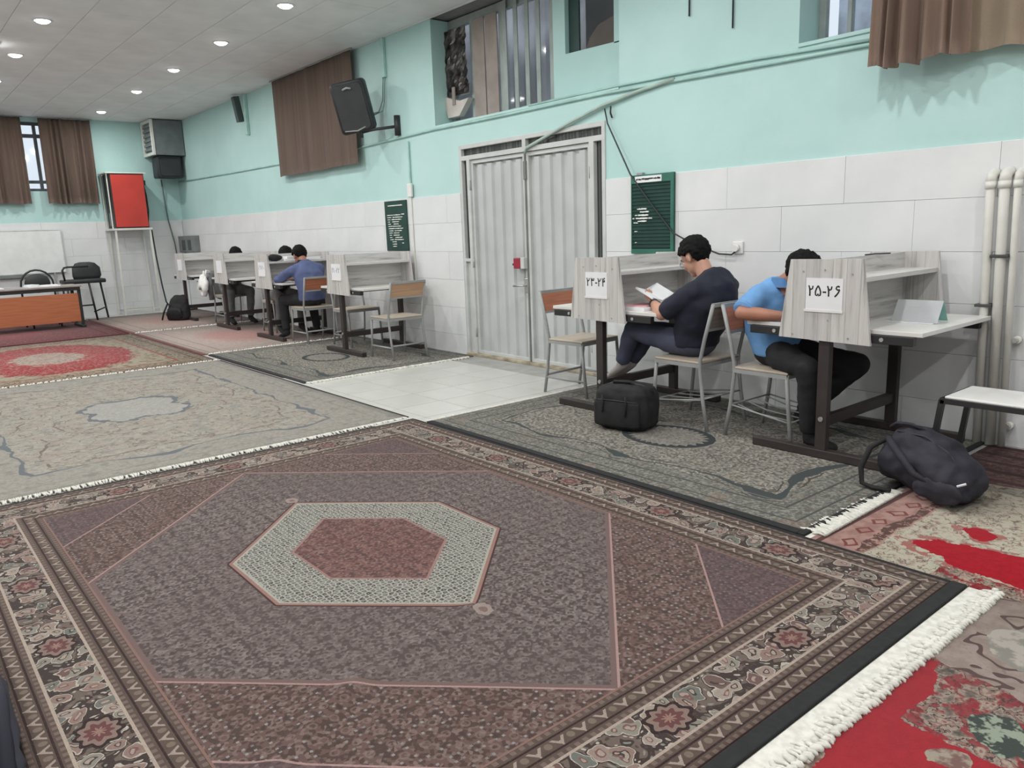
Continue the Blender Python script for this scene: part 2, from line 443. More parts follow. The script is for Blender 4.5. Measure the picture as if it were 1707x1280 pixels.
# ---------------------------------------------------------------- rug materials (object coordinates in metres, origin at rug centre)
K = 1.0
def rugbase(name):
    m = newmat(name, 0.95); n = N(m)
    n.b.inputs['Specular IOR Level'].default_value = 0.15
    n.b.inputs['Sheen Weight'].default_value = 0.05
    n.b.inputs['Sheen Roughness'].default_value = 0.5
    co = n.co('Object'); x, y, z = n.sep(co)
    return m, n, co, x, y
def hexd(x, y, hl, hw):
    return ((x.abs()+y.abs()*0.98-hl)*0.714).max(y.abs()-hw)
def rug_main():
    K = 0.80
    m, n, co, x, y = rugbase('rug_brown_hexagon'); HX, HY = 1.83, 1.39
    ax, ay = x.abs(), y.abs()
    ex, ey = ax*-1.0+HX, ay*-1.0+HY
    e = ex.min(ey)
    side = ex.lt(ey)
    t = side*y+(side*-1.0+1.0)*x
    # --- field motifs: small rosettes on a half-drop lattice
    P = 0.066
    def lattice(P, ox, oy):
        u = ((x+ox).mod(P)-P/2); v = ((y+oy).mod(P)-P/2)
        return u, v
    u, v = lattice(P, 0, 0); u2_, v2_ = lattice(P, P/2, P/2)
    ra = (u*u+v*v).sqrt(); rb = (u2_*u2_+v2_*v2_).sqrt()
    wob = n.noise(co, 60.0, 2.0)
    ring = (ra-0.0115+(wob-0.5)*0.008).abs().lt(0.0032)
    dots = ((u.abs()-0.021).abs().max((v.abs()-0.021).abs())).lt(0.0042)
    diam = (u2_.abs()+v2_.abs()).lt(0.013)
    cell = n.noise(n.vec(((x)/P).floor()*3.7, ((y)/P).floor()*5.1), 1.0, 0.0)
    vo = n.voro(co, 92.0); sp = V(n, vo.outputs['Distance']); spc = n.sep(vo.outputs['Color'])
    def field(base, dark, light, a, b):
        c = n.mix(spc[0].gt(0.52)*0.75, base, dark)
        c = n.mix(spc[1].gt(0.8)*0.55, c, light)
        c = n.mix(diam*0.8, c, dark)
        c = n.mix(ring*a, c, light)
        c = n.mix(dots*n.ss(cell, 0.35, 0.6)*b, c, C(150, 150, 150, K))
        return c
    big = n.noise(co, 1.1, 2.0)
    f_hex = field(C(109, 98, 96, K), C(71, 61, 60, K), C(148, 137, 134, K), 0.45, 0.35)
    f_hex = n.mix(n.ss(big, 0.4, 0.65, 0.0, 0.35), f_hex, C(97, 84, 83, K))
    f_cor = field(C(104, 82, 78, K), C(72, 58, 55, K), C(140, 122, 116, K), 0.4, 0.9)
    f_cor2 = n.mix(0.5, f_cor, C(88, 74, 80, K))
    dia = ax+ay*0.98
    f_cor = n.mix(dia.gt(1.965), f_cor, f_cor2)
    # white ring of the medallion: cream ground with dark sprigs
    vm = n.voro(co, 46.0, 'DISTANCE_TO_EDGE', 0.6); vc = n.voro(co, 46.0, 'F1', 0.6)
    em = V(n, vm.outputs['Distance']); cm = n.sep(vc.outputs['Color'])
    f_med = n.mix(em.lt(0.15), n.mix(cm[0].gt(0.55), C(108, 106, 100, K), C(76, 70, 68, K)), C(166, 167, 159, K))
    f_med = n.mix(V(n, vc.outputs['Distance']).lt(0.16), f_med, C(142, 138, 130, K))
    f_in = field(C(116, 82, 79, K), C(82, 60, 58, K), C(146, 118, 110, K), 0.4, 0.3)
    d_h = hexd(x, y, 1.465, 1.02); d_o = hexd(x, y, 0.755, 0.525); d_i = hexd(x, y, 0.45, 0.28)
    LINE = C(168, 138, 134, K)
    c = n.mix(d_h.lt(0.0), f_cor, f_hex)
    c = n.mix((d_h+0.012).abs().lt(0.010), c, C(116, 96, 93, K))
    c = n.mix(d_h.abs().lt(0.0042), c, LINE)
    c = n.mix((dia-1.965).abs().lt(0.0055), c, LINE)
    c = n.mix(d_o.lt(0.0), c, f_med)
    c = n.mix((d_o).abs().lt(0.008), c, C(150, 116, 108, K))
    c = n.mix((d_o+0.012).abs().lt(0.005), c, C(168, 166, 156, K))
    c = n.mix((d_o-0.011).abs().lt(0.004), c, C(66, 44, 44, K))
    c = n.mix(d_i.lt(0.0), c, f_in)
    c = n.mix((d_i).abs().lt(0.006), c, C(150, 120, 114, K))
    # small pendants at the two medallion tips
    px = ax-0.81
    pend = ((px*px)+(y*y*1.6)).sqrt()
    pend = pend+(wob-0.5)*0.03
    c = n.mix(pend.lt(0.040), c, C(152, 138, 132, K)); c = n.mix(pend.lt(0.018), c, C(126, 104, 100, K))
    # --- inner guard .26-.37, outer guard 0-.10 : brown bands with blossoms
    tm = (t.mod(0.082)-0.041)
    def guard(e0, e1):
        w = (e1-e0); q = (e-(e0+w/2))
        g = n.mix(n.noise(co, 30.0, 2.0), C(82, 69, 64, K), C(100, 85, 78, K))
        g = n.mix((q.abs()-w*0.22).abs().lt(0.0035), g, C(52, 38, 36, K))
        g = n.mix((q.abs()-w*0.40).abs().lt(0.0085)*(t.mod(0.03).lt(0.016)), g, C(118, 102, 95, K))
        g = n.mix((q.abs()-w*0.48).abs().lt(0.003), g, C(60, 40, 36, K))
        y1 = ((tm.abs()-(q+0.012)*0.8).abs().lt(0.0055))*(q.abs().lt(0.014))
        stem = tm.abs().lt(0.003)*((q+0.010).abs().lt(0.010))
        g = n.mix(y1.max(stem), g, C(160, 146, 136, K))
        t2 = ((t+0.041).mod(0.082)-0.041); g = n.mix(((t2*t2+q*q).sqrt()).lt(0.012), g, C(120, 108, 96, K))
        return g
    # --- floral border .10-.26
    q = e-0.18
    wx = n.noise(co, 11.0, 2.0); wy = n.noise(n.vec(y, x, 4.0), 11.0, 2.0)
    X2, Y2 = x+(wx-0.5)*0.10, y+(wy-0.5)*0.10
    wv = n.vec(X2, Y2)
    fv = n.voro(wv, 14.0, 'F1', 0.95); fd = V(n, fv.outputs['Distance'])+(n.noise(co, 55.0, 1.0)-0.5)*0.16; fc = n.sep(fv.outputs['Color'])
    sv = n.voro(n.vec(X2+0.3, Y2+0.1), 38.0, 'F1', 0.9); sd = V(n, sv.outputs['Distance']); sc = n.sep(sv.outputs['Color'])
    petal = n.ramp(fc[0], [(0.0, C(126, 106, 99)), (0.2, C(124, 121, 112)), (0.42, C(142, 131, 122)), (0.62, C(98, 102, 96)), (0.78, C(134, 118, 110)), (0.9, C(98, 78, 75))], True)
    grd = n.mix(sd.lt(0.20), n.mix(sc[1].gt(0.6), C(58, 49, 47), C(98, 86, 80)), n.ramp(sc[0], [(0.0, C(160, 152, 142)), (0.4, C(104, 98, 90)), (0.55, C(72, 61, 58)), (0.75, C(120, 124, 116))], True))
    fl = n.mix(fd.lt(0.47), grd, C(56, 45, 44))
    fl = n.mix(fd.lt(0.42), fl, C(164, 156, 146))
    fl = n.mix(fd.lt(0.37), fl, petal)
    fl = n.mix(fd.lt(0.17), fl, n.mix(fc[1].gt(0.5), C(62, 52, 50), C(108, 76, 73)))
    fl = n.mix(fd.lt(0.11), fl, C(146, 134, 124))
    # large palmette every 0.62 m
    tp = (t+0.31).mod(0.62)-0.31
    ang = n.m('ARCTAN2', q, tp); rr = ((tp*tp*0.6)+(q*q)).sqrt()+(ang*9.0).sin()*0.006
    fl = n.mix(rr.lt(0.062), fl, C(50, 36, 36, K)); fl = n.mix(rr.lt(0.05), fl, C(134, 114, 106, K))
    fl = n.mix(rr.lt(0.034), fl, C(104, 66, 66, K)); fl = n.mix(rr.lt(0.014), fl, C(146, 116, 106, K))
    c = n.mix(e.lt(0.37), c, guard(0.26, 0.37))
    c = n.mix(e.lt(0.26), c, fl)
    c = n.mix((e-0.26).abs().lt(0.0048), c, C(172, 158, 146, K))
    c = n.mix(e.lt(0.10), c, guard(0.0, 0.10))
    c = n.mix((e-0.10).abs().lt(0.0048), c, C(172, 158, 146, K))
    c = n.mix((e-0.37).abs().lt(0.004), c, C(134, 106, 98, K))
    gr_ = n.noise(co, 190.0, 2.0, 0.7)
    c = n.mix(n.ss(gr_, 0.35, 0.7, 0.0, 0.42), c, n.mix(0.5, c, C(40, 34, 34)))
    c = n.mix(n.ss(gr_, 0.55, 0.75, 0.0, 0.25), c, C(120, 112, 110))
    n.color(c)
    n.bump(n.noise(co, 420.0, 2.0), 0.35, 0.004)
    return m
def rug_green():
    """grey-green rug with a cog ring, two dark vine curves and thin border lines"""
    m, n, co, x, y = rugbase('rug_grey_green'); HX, HY = 1.445, 0.98
    ax, ay = x.abs(), y.abs()
    e = (ax*-1.0+HX).min(ay*-1.0+HY)
    a = n.noise(co, 55.0, 3.0, 0.7); b = n.noise(co, 7.0, 3.0)
    vo = n.voro(co, 70.0); vc = n.sep(vo.outputs['Color'])
    c = n.mix(n.ss(a, 0.3, 0.7), C(82, 81, 77, K), C(144, 141, 133, K))
    c = n.mix(vc[0].gt(0.72)*0.65, c, C(64, 64, 60, K))
    c = n.mix(vc[1].gt(0.82)*0.5, c, C(164, 159, 148, K))
    c = n.mix(n.ss(b, 0.5, 0.75, 0.0, 0.35), c, C(122, 110, 100, K))
    bord = n.mix(n.ss(a, 0.35, 0.65), C(78, 80, 77, K), C(132, 131, 124, K))
    bord = n.mix(vc[1].gt(0.6)*0.5, bord, C(84, 82, 76, K))
    bord = n.mix(n.ss(n.noise(co, 4.0, 1.0), 0.6, 0.72, 0.0, 0.35), bord, C(126, 104, 94, K))
    c = n.mix(e.lt(0.30), c, bord)
    DK = C(58, 64, 65, K)
    w1 = n.noise(co, 5.0, 2.0); w2 = n.noise(co, 2.6, 1.0)
    vine = (e-0.34+((x*7.5).sin()*(y*6.0).sin())*0.06+(w1-0.5)*0.10).abs()
    thick = n.ss(w2, 0.40, 0.75, 0.002, 0.045)
    c = n.mix(vine.lt(thick*0.75+0.006), c, DK)
    c = n.mix((vine-0.05).abs().lt(0.005)*(w1.gt(0.5)), c, C(70, 66, 60, K))
    c = n.mix((e-0.20).abs().lt(0.007), c, C(66, 70, 68, K))
    c = n.mix((e-0.075).abs().lt(0.006), c, C(66, 70, 68, K))
    c = n.mix((e-0.26).abs().lt(0.004)*0.6, c, C(124, 122, 116, K))
    xc = x-0.03; yc = y+0.155
    ang = n.m('ARCTAN2', yc, xc); r = (xc*xc*0.72+yc*yc*1.25).sqrt()
    saw = ((ang*4.456).mod(1.0)-0.5).abs()
    c = n.mix(r.lt(0.275), c, n.mix(n.ss(a, 0.35, 0.65), C(96, 94, 90, K), C(136, 133, 127, K)))
    ann = (r.lt(0.275))*(r.gt(saw*0.07+0.205))
    c = n.mix(ann, c, C(46, 52, 53, K))
    c = n.mix((r-0.283+saw*0.012).abs().lt(0.005), c, C(122, 120, 114, K))
    n.color(c); n.bump(n.noise(co, 380.0, 2.0), 0.35, 0.004)
    return m
def rug_beige():
    K = 0.86
    m, n, co, x, y = rugbase('rug_beige_grey'); HX, HY = 1.96, 1.37
    ax, ay = x.abs(), y.abs()
    e = (ax*-1.0+HX).min(ay*-1.0+HY)
    a = n.noise(co, 40.0, 3.0, 0.7); b = n.noise(co, 5.0, 3.0)
    c = n.mix(n.ss(a, 0.3, 0.7), C(136, 131, 122, K), C(162, 158, 149, K))
    c = n.mix(n.ss(b, 0.45, 0.7, 0.0, 0.6), c, C(148, 134, 125, K))
    c = n.mix(n.ss(n.noise(co, 9.0, 3.0), 0.52, 0.66, 0.0, 0.5), c, C(122, 124, 122, K))
    c = n.mix((n.noise(n.vec(y, x, 3.0), 7.0, 2.0)-0.5).abs().lt(0.012)*0.7, c, C(104, 96, 90, K))
    c = n.mix(n.ss(n.noise(co, 18.0, 2.0), 0.60, 0.7, 0.0, 0.5), c, C(112, 107, 102, K))
    SB = C(98, 103, 108, K)
    w1 = n.noise(co, 4.0, 2.0); w2 = n.noise(co, 2.0, 1.0); w3 = n.noise(co, 11.0, 2.0)
    bord = n.mix(n.ss(a, 0.3, 0.7), C(132, 128, 121, K), C(152, 149, 142, K))
    bord = n.mix(n.ss(w3, 0.58, 0.68, 0.0, 0.55), bord, C(110, 111, 109, K))
    vf = e-0.40+((x*6.5).sin()*(y*6.5).sin())*0.07+(w1-0.5)*0.14
    c = n.mix(vf.lt(0.0), c, bord)
    th = n.ss(w2, 0.4, 0.75, 0.001, 0.035)
    c = n.mix(vf.abs().lt(th*0.7+0.006), c, SB)
    c = n.mix((vf-0.16+(w3-0.5)*0.05).abs().lt(0.007)*(w1.gt(0.47)), c, C(112, 100, 92, K))
    c = n.mix((e-0.16).abs().lt(0.006)*0.6, c, C(120, 116, 110, K))
    c = n.mix((e-0.05).abs().lt(0.008)*0.6, c, C(120, 122, 120, K))
    ang = n.m('ARCTAN2', y, x); r = (x*x*0.72+y*y*1.2).sqrt()
    lob = (ang*4.0)._('COSINE')*0.045+(ang*8.0)._('COSINE')*0.02+(w1-0.5)*0.07
    rm = r-0.40+lob
    c = n.mix(rm.lt(0.0), c, n.mix(n.ss(a, 0.3, 0.7), C(138, 138, 135, K), C(162, 160, 154, K)))
    c = n.mix(rm.abs().lt(n.ss(w3, 0.4, 0.6, 0.008, 0.04)), c, SB)
    c = n.mix((rm-0.30+(w3-0.5)*0.1).abs().lt(0.008)*(w1.gt(0.5)), c, C(116, 104, 98, K))
    n.color(c); n.bump(n.noise(co, 380.0, 2.0), 0.3, 0.004)
    return m
def rug_redoval():
    m, n, co, x, y = rugbase('rug_red_oval'); HX, HY = 1.80, 1.37
    ax, ay = x.abs(), y.abs()
    e = (ax*-1.0+HX).min(ay*-1.0+HY)
    w1 = n.noise(co, 6.0, 2.0); a = n.noise(co, 30.0, 3.0, 0.7); w3 = n.noise(co, 12.0, 2.0)
    red = n.mix(n.ss(w3, 0.45, 0.6), C(140, 52, 58, K), C(128, 60, 60, K))
    red = n.mix(n.ss(a, 0.50, 0.6, 0.0, 0.8), red, C(150, 122, 114, K))
    cream = n.mix(n.ss(w3, 0.5, 0.62), C(154, 146, 130, K), C(128, 110, 98, K))
    cream = n.mix(n.ss(a, 0.6, 0.68, 0.0, 0.8), cream, C(86, 72, 66, K))
    r = (x*x*0.42+y*y).sqrt()+(w1-0.5)*0.34+(a-0.5)*0.3
    c = n.mix(r.lt(0.88), cream, red)
    c = n.mix(r.lt(0.36), c, n.mix(n.ss(a, 0.45, 0.6), C(152, 142, 132, K), C(128, 104, 98, K)))
    bd = n.mix(n.ss(a, 0.5, 0.58), C(150, 140, 124, K), C(92, 82, 75, K))
    c = n.mix(e.lt(0.32), c, bd)
    c = n.mix((e-0.32).abs().lt(0.014), c, C(150, 86, 76, K))
    c = n.mix((e-0.12).abs().lt(0.014), c, C(120, 96, 84, K))
    c = n.mix(e.lt(0.025), c, C(110, 64, 62, K))
    n.color(c); n.bump(n.noise(co, 300.0, 2.0), 0.3, 0.004)
    return m
def rug_faded(name, base, mid, line, HX, HY):
    m, n, co, x, y = rugbase(name)
    ax, ay = x.abs(), y.abs(); e = (ax*-1.0+HX).min(ay*-1.0+HY)
    a = n.noise(co, 26.0, 3.0, 0.7); w = n.noise(co, 5.0, 2.0)
    c = n.mix(n.ss(a, 0.3, 0.7), base, tuple(min(1, v*1.25) for v in base[:3])+(1,))
    r = (x*x*0.6+y*y*1.6).sqrt()+(w-0.5)*0.25
    c = n.mix(n.ss(r+(a-0.5)*0.5, 0.35, 0.85, 0.75, 0.0), c, mid)
    c = n.mix(n.ss(a, 0.6, 0.7, 0.0, 0.5), c, C(176, 160, 150, K))
    c = n.mix((e-0.25).abs().lt(0.012)*0.7, c, line); c = n.mix((e-0.08).abs().lt(0.012)*0.7, c, line)
    c = n.mix(e.lt(0.03), c, line)
    n.color(c); n.bump(n.noise(co, 300.0, 2.0), 0.3, 0.004)
    return m
def rug_scarlet(name, shift):
    """scarlet ground, beige lobes with brown veins, ragged flowery edges"""
    m, n, co, x, y = rugbase(name)
    w1 = n.noise(co, 3.2, 2.0); w2 = n.noise(n.vec(y, x, 2.0), 3.2, 2.0)
    f1 = n.noise(co, 13.0, 3.0, 0.65); f2 = n.noise(n.vec(y, x, 7.0), 16.0, 3.0, 0.65)
    a = n.noise(co, 34.0, 3.0, 0.7)
    X, Y = x+(w1-0.5)*0.14, y+(w2-0.5)*0.14
    rag = (f1-0.5)*0.42
    def veins(nz, lo, w): return (nz-lo).abs().lt(w)
    red = n.mix(n.ss(a, 0.3, 0.7), C(142, 20, 34), C(152, 25, 39))
    beige = n.mix(n.ss(f2, 0.35, 0.65), C(156, 141, 133), C(140, 124, 116))
    beige = n.mix(n.ss(a, 0.60, 0.68, 0.0, 0.55), beige, C(112, 100, 94))
    vn = n.noise(n.vec(X, Y, 3.0), 4.5, 2.0)
    beige = n.mix(veins(vn, 0.5, 0.016), beige, C(84, 64, 62))
    flower = n.ramp(f2, [(0.30, C(70, 64, 60)), (0.40, C(112, 100, 92)), (0.46, C(150, 136, 124)), (0.54, C(126, 92, 86)), (0.60, C(160, 148, 134)), (0.68, C(116, 48, 52))])
    garl = n.mix(n.ss(f1, 0.50, 0.56), flower, n.mix(n.ss(a, 0.4, 0.6), C(134, 30, 42), C(128, 62, 62)))
    garl = n.mix(veins(f2, 0.5, 0.012), garl, C(60, 52, 50))
    white = n.mix(n.ss(f1, 0.45, 0.58), C(176, 168, 160), C(136, 134, 126))
    if shift == 0:
        bl = (Y+X*0.25+0.57+rag*0.10)*-1.0            # <0 inside the beige ground
        wl = ((X-0.22)*(X-0.22)*1.2+(Y+0.34)*(Y+0.34)).sqrt()-0.14+rag*0.15
        dk = ((X-0.31)*(X-0.31)*1.2+(Y+0.86)*(Y+0.86)).sqrt()-0.10+rag*0.15
        fa = ((X+0.04)*(X+0.04)*2.0+(Y+1.36)*(Y+1.36)).sqrt()-0.13+rag*0.2
        fb = ((X-0.24)*(X-0.24)+(Y+1.06)*(Y+1.06)*1.4).sqrt()-0.05+rag*0.12
        gl = (X*-1.0+0.09).max(Y*-1.0-1.0)+rag*0.16    # garland right of the red ground
        c = n.mix(gl.lt(0.0).max(bl.lt(0.07)), red, garl)
        c = n.mix(((X-0.02).abs()-0.05).max((Y+0.645+rag*0.2).abs()-0.045).lt(0.0), c, red)
        c = n.mix(bl.lt(0.0), c, beige)
        c = n.mix(wl.lt(0.0), c, white)
        c = n.mix(dk.lt(0.05), c, garl); c = n.mix(dk.lt(0.0), c, n.mix(n.ss(f2, 0.48, 0.54), C(52, 60, 56), C(140, 150, 134)))
        fw_ = n.mix(n.ss(f2, 0.42, 0.56), C(150, 140, 126), C(112, 84, 78))
        c = n.mix(fa.lt(0.0), c, fw_); c = n.mix(fb.lt(0.0), c, fw_)
    else:
        core = ((X-0.90)*(X-0.90)*0.42+(Y-0.27)*(Y-0.27)*4.6).sqrt()-0.37+rag*0.34
        spot = ((X-0.46)*(X-0.46)*1.6+(Y-0.56)*(Y-0.56)*3.0).sqrt()-0.10+rag*0.3
        core = core.min(spot)
        cream = n.ramp(f2, [(0.30, C(96, 84, 76)), (0.38, C(150, 138, 126)), (0.48, C(172, 164, 150)), (0.58, C(160, 160, 144)), (0.68, C(146, 114, 106))])
        cream = n.mix(veins(f1, 0.5, 0.014)*0.8, cream, C(98, 78, 70))
        c = n.mix((core-0.05).lt(0.0), cream, n.mix(n.ss(f1, 0.46, 0.54), C(146, 96, 90), cream))
        c = n.mix(core.lt(0.0), c, red)
        low = (Y-0.11+rag*0.25).lt(0.0)*(X.gt(0.5))
        c = n.mix(low, c, garl)
        pk = n.mix(n.ss(f1, 0.4, 0.6), C(158, 128, 120), C(140, 108, 102))
        tz = ((Y+rag*0.03).mod(0.15)-0.075).abs()
        q = (X-0.12).abs()+tz*0.8
        c = n.mix((X+rag*0.12).lt(0.22), c, pk)
        c = n.mix(q.lt(0.040)*q.gt(0.024)*0.9, c, C(110, 54, 54))
        c = n.mix((X-0.19+rag*0.10).abs().lt(0.022)*n.ss(a, 0.4, 0.5), c, C(84, 62, 58)); c = n.mix((x-0.035).abs().lt(0.012), c, C(84, 58, 56))
        far = Y.gt(1.25)
        mar = n.mix(n.ss(a, 0.45, 0.6), C(94, 58, 57), C(126, 96, 90))
        c = n.mix(far, c, mar)
        c = n.mix(((y-1.45).mod(0.16)-0.03).abs().lt(0.022)*far, c, C(72, 40, 42))
    n.color(c); n.bump(n.noise(co, 380.0, 2.0), 0.35, 0.004)
    return m

# ---------------------------------------------------------------- setting
XF, XB, YL, YR, ZC = -16.2, 3.4, -4.0, 5.0, 3.54   # far wall, back wall, left wall, right wall, ceiling
DADO = 1.73
def struct(o, label=None):
    o['kind'] = 'structure'
    if label: o['label'] = label
    return o
def wall_cells(name, u0, u1, z0, z1, holes, thick, put, m):
    """a wall with openings: front, back and reveal faces"""
    us = sorted({u0, u1, *[h[0] for h in holes], *[h[1] for h in holes]})
    zs = sorted({z0, z1, *[h[2] for h in holes], *[h[3] for h in holes]})
    b = MB()
    def hole(u, z): return any(h[0] < u < h[1] and h[2] < z < h[3] for h in holes) or not (u0 < u < u1 and z0 < z < z1)
    def q(*p): b.bm.faces.new([b.bm.verts.new(put(*a)) for a in p])
    for i in range(len(us)-1):
        for j in range(len(zs)-1):
            a, c, d, e = us[i], us[i+1], zs[j], zs[j+1]; mu, mz = (a+c)/2, (d+e)/2
            if hole(mu, mz): continue
            q((a, d, 0), (c, d, 0), (c, e, 0), (a, e, 0)); q((a, d, thick), (a, e, thick), (c, e, thick), (c, d, thick))
            if hole(a-1e-3, mz): q((a, d, 0), (a, e, 0), (a, e, thick), (a, d, thick))
            if hole(c+1e-3, mz): q((c, d, 0), (c, d, thick), (c, e, thick), (c, e, 0))
            if hole(mu, d-1e-3): q((a, d, 0), (a, d, thick), (c, d, thick), (c, d, 0))
            if hole(mu, e+1e-3): q((a, e, 0), (c, e, 0), (c, e, thick), (a, e, thick))
    bmesh.ops.remove_doubles(b.bm, verts=b.bm.verts, dist=1e-5)
    return struct(b.build(name, m))
DX0, DX1, DZ = -6.84, -4.74, 2.21                     # door opening
W1 = (-7.26, -4.58, 2.45, ZC)                         # barred window recess
W2 = (-2.98, -0.9, 2.47, ZC)                          # window recess behind the near curtain
wr = wall_cells('wall_right', XF, XB, 0, ZC, [(DX0, DX1, 0, DZ), W1, W2], 0.30, lambda u, z, d: (u, YR+d, z), MINT)
FW = (1.0, 3.2, 2.28, 3.46)
wf = wall_cells('wall_far', YL, YR, 0, ZC, [FW], 0.25, lambda u, z, d: (XF-d, u, z), MINT)
wall_cells('wall_left', XF, XB, 0, ZC, [], 0.2, lambda u, z, d: (u, YL-d, z), WHITEP)
wall_cells('wall_back', YL, YR, 0, ZC, [], 0.2, lambda u, z, d: (XB+d, u, z), WHITEP)
b = MB(); b.box(XF-0.3, XB+0.3, YL-0.3, YR+0.6, -0.1, 0)
fl = struct(b.build('floor', GROUT))
# stone slabs of the dado, one object each, running bond
def slab_mesh(name, w, h, t, m):
    b = MB(); b.box(0.0008, w-0.0008, 0, t, 0.0008, h-0.0008, bev=0.0015)
    bmesh.ops.recalc_face_normals(b.bm, faces=b.bm.faces)
    me = bpy.data.meshes.new(name); b.bm.to_mesh(me); b.bm.free(); me.materials.append(m); return me
SLABS = {}
def slab(w, h):
    k = (round(w, 3), round(h, 3))
    if k not in SLABS: SLABS[k] = slab_mesh('tile', k[0], k[1], 0.016, SLAB)
    return SLABS[k]
ROWS = [(0.0, 0.21), (0.21, 0.51), (0.51, 0.815), (0.815, 1.12), (1.12, 1.43), (1.43, DADO)]
def dado(parent, u0, u1, place, cut=None, joint0=0.0):
    for r, (z0, z1) in enumerate(ROWS):
        step = 0.90
        u = math.floor((u0-joint0)/step)*step+joint0+(0.45 if r % 2 else 0.0)-step
        while u < u1:
            a, c = max(u, u0), min(u+step, u1); u += step
            if c-a < 0.03: continue
            segs = [(a, c)]
            if cut: segs = [(p, q) for p, q in ((a, min(c, cut[0])), (max(a, cut[1]), c)) if q-p > 0.03]
            for p, q in segs: place(parent, p, q, z0, z1)
def place_right(parent, p, q, z0, z1):
    o = link('tile', slab(q-p, z1-z0), parent)
    o.location = (p, YR-0.012+random.uniform(-.0012, .0012), z0)
dado(wr, XF, 0.9, place_right, (DX0-0.005, DX1+0.005), -2.16)
def place_far(parent, p, q, z0, z1):
    o = link('tile', slab(q-p, z1-z0), parent)
    o.location = (XF+0.012+random.uniform(-.0012, .0012), p, z0); o.rotation_euler.z = pi/2
dado(wf, 0.0, YR-0.02, place_far, None, 0.3)
# bare floor tiles in front of the door and at the far end
tm = slab_mesh('tile', 0.395, 0.395, 0.006, FLOORTILE)
for i in range(7):
    for j in range(6):
        x, y = -7.1+i*0.4, 2.62+j*0.4
        if y+0.4 > YR: continue
        o = link('tile', tm, fl); o.location = (x, y+0.3975, 0.0005); o.rotation_euler = (pi/2, 0, 0)
for j in range(2):
    for i in range(12):
        o = link('tile', tm, fl); o.location = (XF+0.0+j*0.4, 0.2+i*0.4+0.3975, 0.0005); o.rotation_euler = (pi/2, 0, 0)
# ceiling of long panels
b = MB(); b.box(XF-0.3, XB+0.3, YL-0.3, YR+0.3, ZC+0.014, ZC+0.1)
ce = struct(b.build('ceiling', CEILB))
pm = {}
for i in range(17):
    y0 = 2.09-0.58*11+i*0.577
    y1 = min(y0+0.577, YR)
    if y1-y0 < 0.03 or y0 < YL-0.6: continue
    k = 0
    x = XF+(-1.5 if i % 2 else 0.0)
    while x < XB:
        a, c = max(x, XF), min(x+3.0, XB); x += 3.0
        if c-a < 0.05: continue
        key = (round(c-a, 3), round(y1-y0, 3))
        if key not in pm:
            bb = MB(); bb.box(0.002, key[0]-0.002, 0.0025, key[1]-0.0025, 0, 0.013)
            me = bpy.data.meshes.new('panel'); bmesh.ops.recalc_face_normals(bb.bm, faces=bb.bm.faces); bb.bm.to_mesh(me); bb.bm.free()
            me.materials.append(CEILP); pm[key] = me
        o = link('panel', pm[key], ce); o.location = (a, y0, ZC)
# ledge of mint mortar under the window recesses
b = MB(); b.box(W1[0], W1[1], YR-0.012, YR+0.3, 2.435, 2.46, 0.004)
struct(b.build('trim_1', MINT)); b = MB(); b.box(W2[0], W2[1], YR-0.012, YR+0.3, 2.455, 2.48, 0.004); struct(b.build('trim_2', MINT))

# ---- dark light well behind the barred window, daylight behind the others
BACKING = mat('weathered_outside_backing', C(186, 182, 186), 0.9, var=0.2, scale=1.5)
b = MB(); b.box(-9.0, -4.2, 6.3, 6.4, 1.8, 4.4); b.box(-9.1, -9.0, 5.3, 6.4, 1.8, 4.4); b.box(-4.2, -4.1, 5.3, 6.4, 1.8, 4.4)
struct(b.build('wall_outside_backing', BACKING))
PLAST = mat('pale_outside_render', C(188, 192, 204), 0.9, var=0.25, scale=3.0)
b = MB(); b.box(-3.9, 0.4, 7.2, 7.3, 1.4, 4.9); struct(b.build('wall_neighbour', PLAST))

# ---- window_1 : barred window, dark smaller window beside it
w1 = struct(thing('window_1', None, None), 'barred window above the white double door')
FRG = mat('grey_mint_steel_frame', C(150, 160, 158), 0.5); BARM = mat('beige_window_slat', C(150, 140, 134), 0.6)
b = MB(); Y = 5.26
for (x0, x1, z0, z1) in ((-7.26, -7.19, 2.45, ZC), (-5.66, -5.6, 2.45, ZC), (-7.26, -5.6, 2.45, 2.52), (-7.26, -5.6, 3.46, ZC), (-6.88, -6.82, 2.5, ZC), (-6.40, -6.34, 2.5, ZC)):
    b.box(x0, x1, Y-0.03, Y+0.03, z0, z1, 0.004)
b.build('frame', FRG, w1)
b = MB(); b.box(-7.2, -5.63, Y+0.008, Y+0.012, 2.5, ZC-0.02); b.build('pane', GLASS, w1)
for x in (-6.28, -6.115, -5.95, -5.79):
    b = MB(); b.box(x-0.028, x+0.028, Y-0.06, Y-0.045, 2.5, ZC-0.01, 0.003); b.build('bar', FRG, w1)
for x in (-6.71, -6.50):
    b = MB(); b.box(x-0.095, x+0.095, Y-0.055, Y-0.04, 2.5, ZC-0.08, 0.003); b.build('slat', BARM, w1)
b = MB()
b.prism([(-5.6, 2.45), (-4.58, 2.45), (-4.58, 2.87), (-5.44, 2.885), (-5.44, ZC), (-5.6, ZC)], 'y', 5.22, 5.3)
b.prism([(-4.84, 2.865), (-4.58, 2.86), (-4.58, ZC), (-4.84, ZC)], 'y', 5.22, 5.3)
struct(b.build('wall_recess', MINT))
w2 = struct(thing('window_2', None, None), 'small dark window beside the barred one')
DARKR = mat('dark_green_shutter', C(38, 66, 64), 0.6)
b = MB(); b.box(-5.44, -5.31, 5.27, 5.29, 2.88, ZC); b.build('shutter', DARKR, w2)
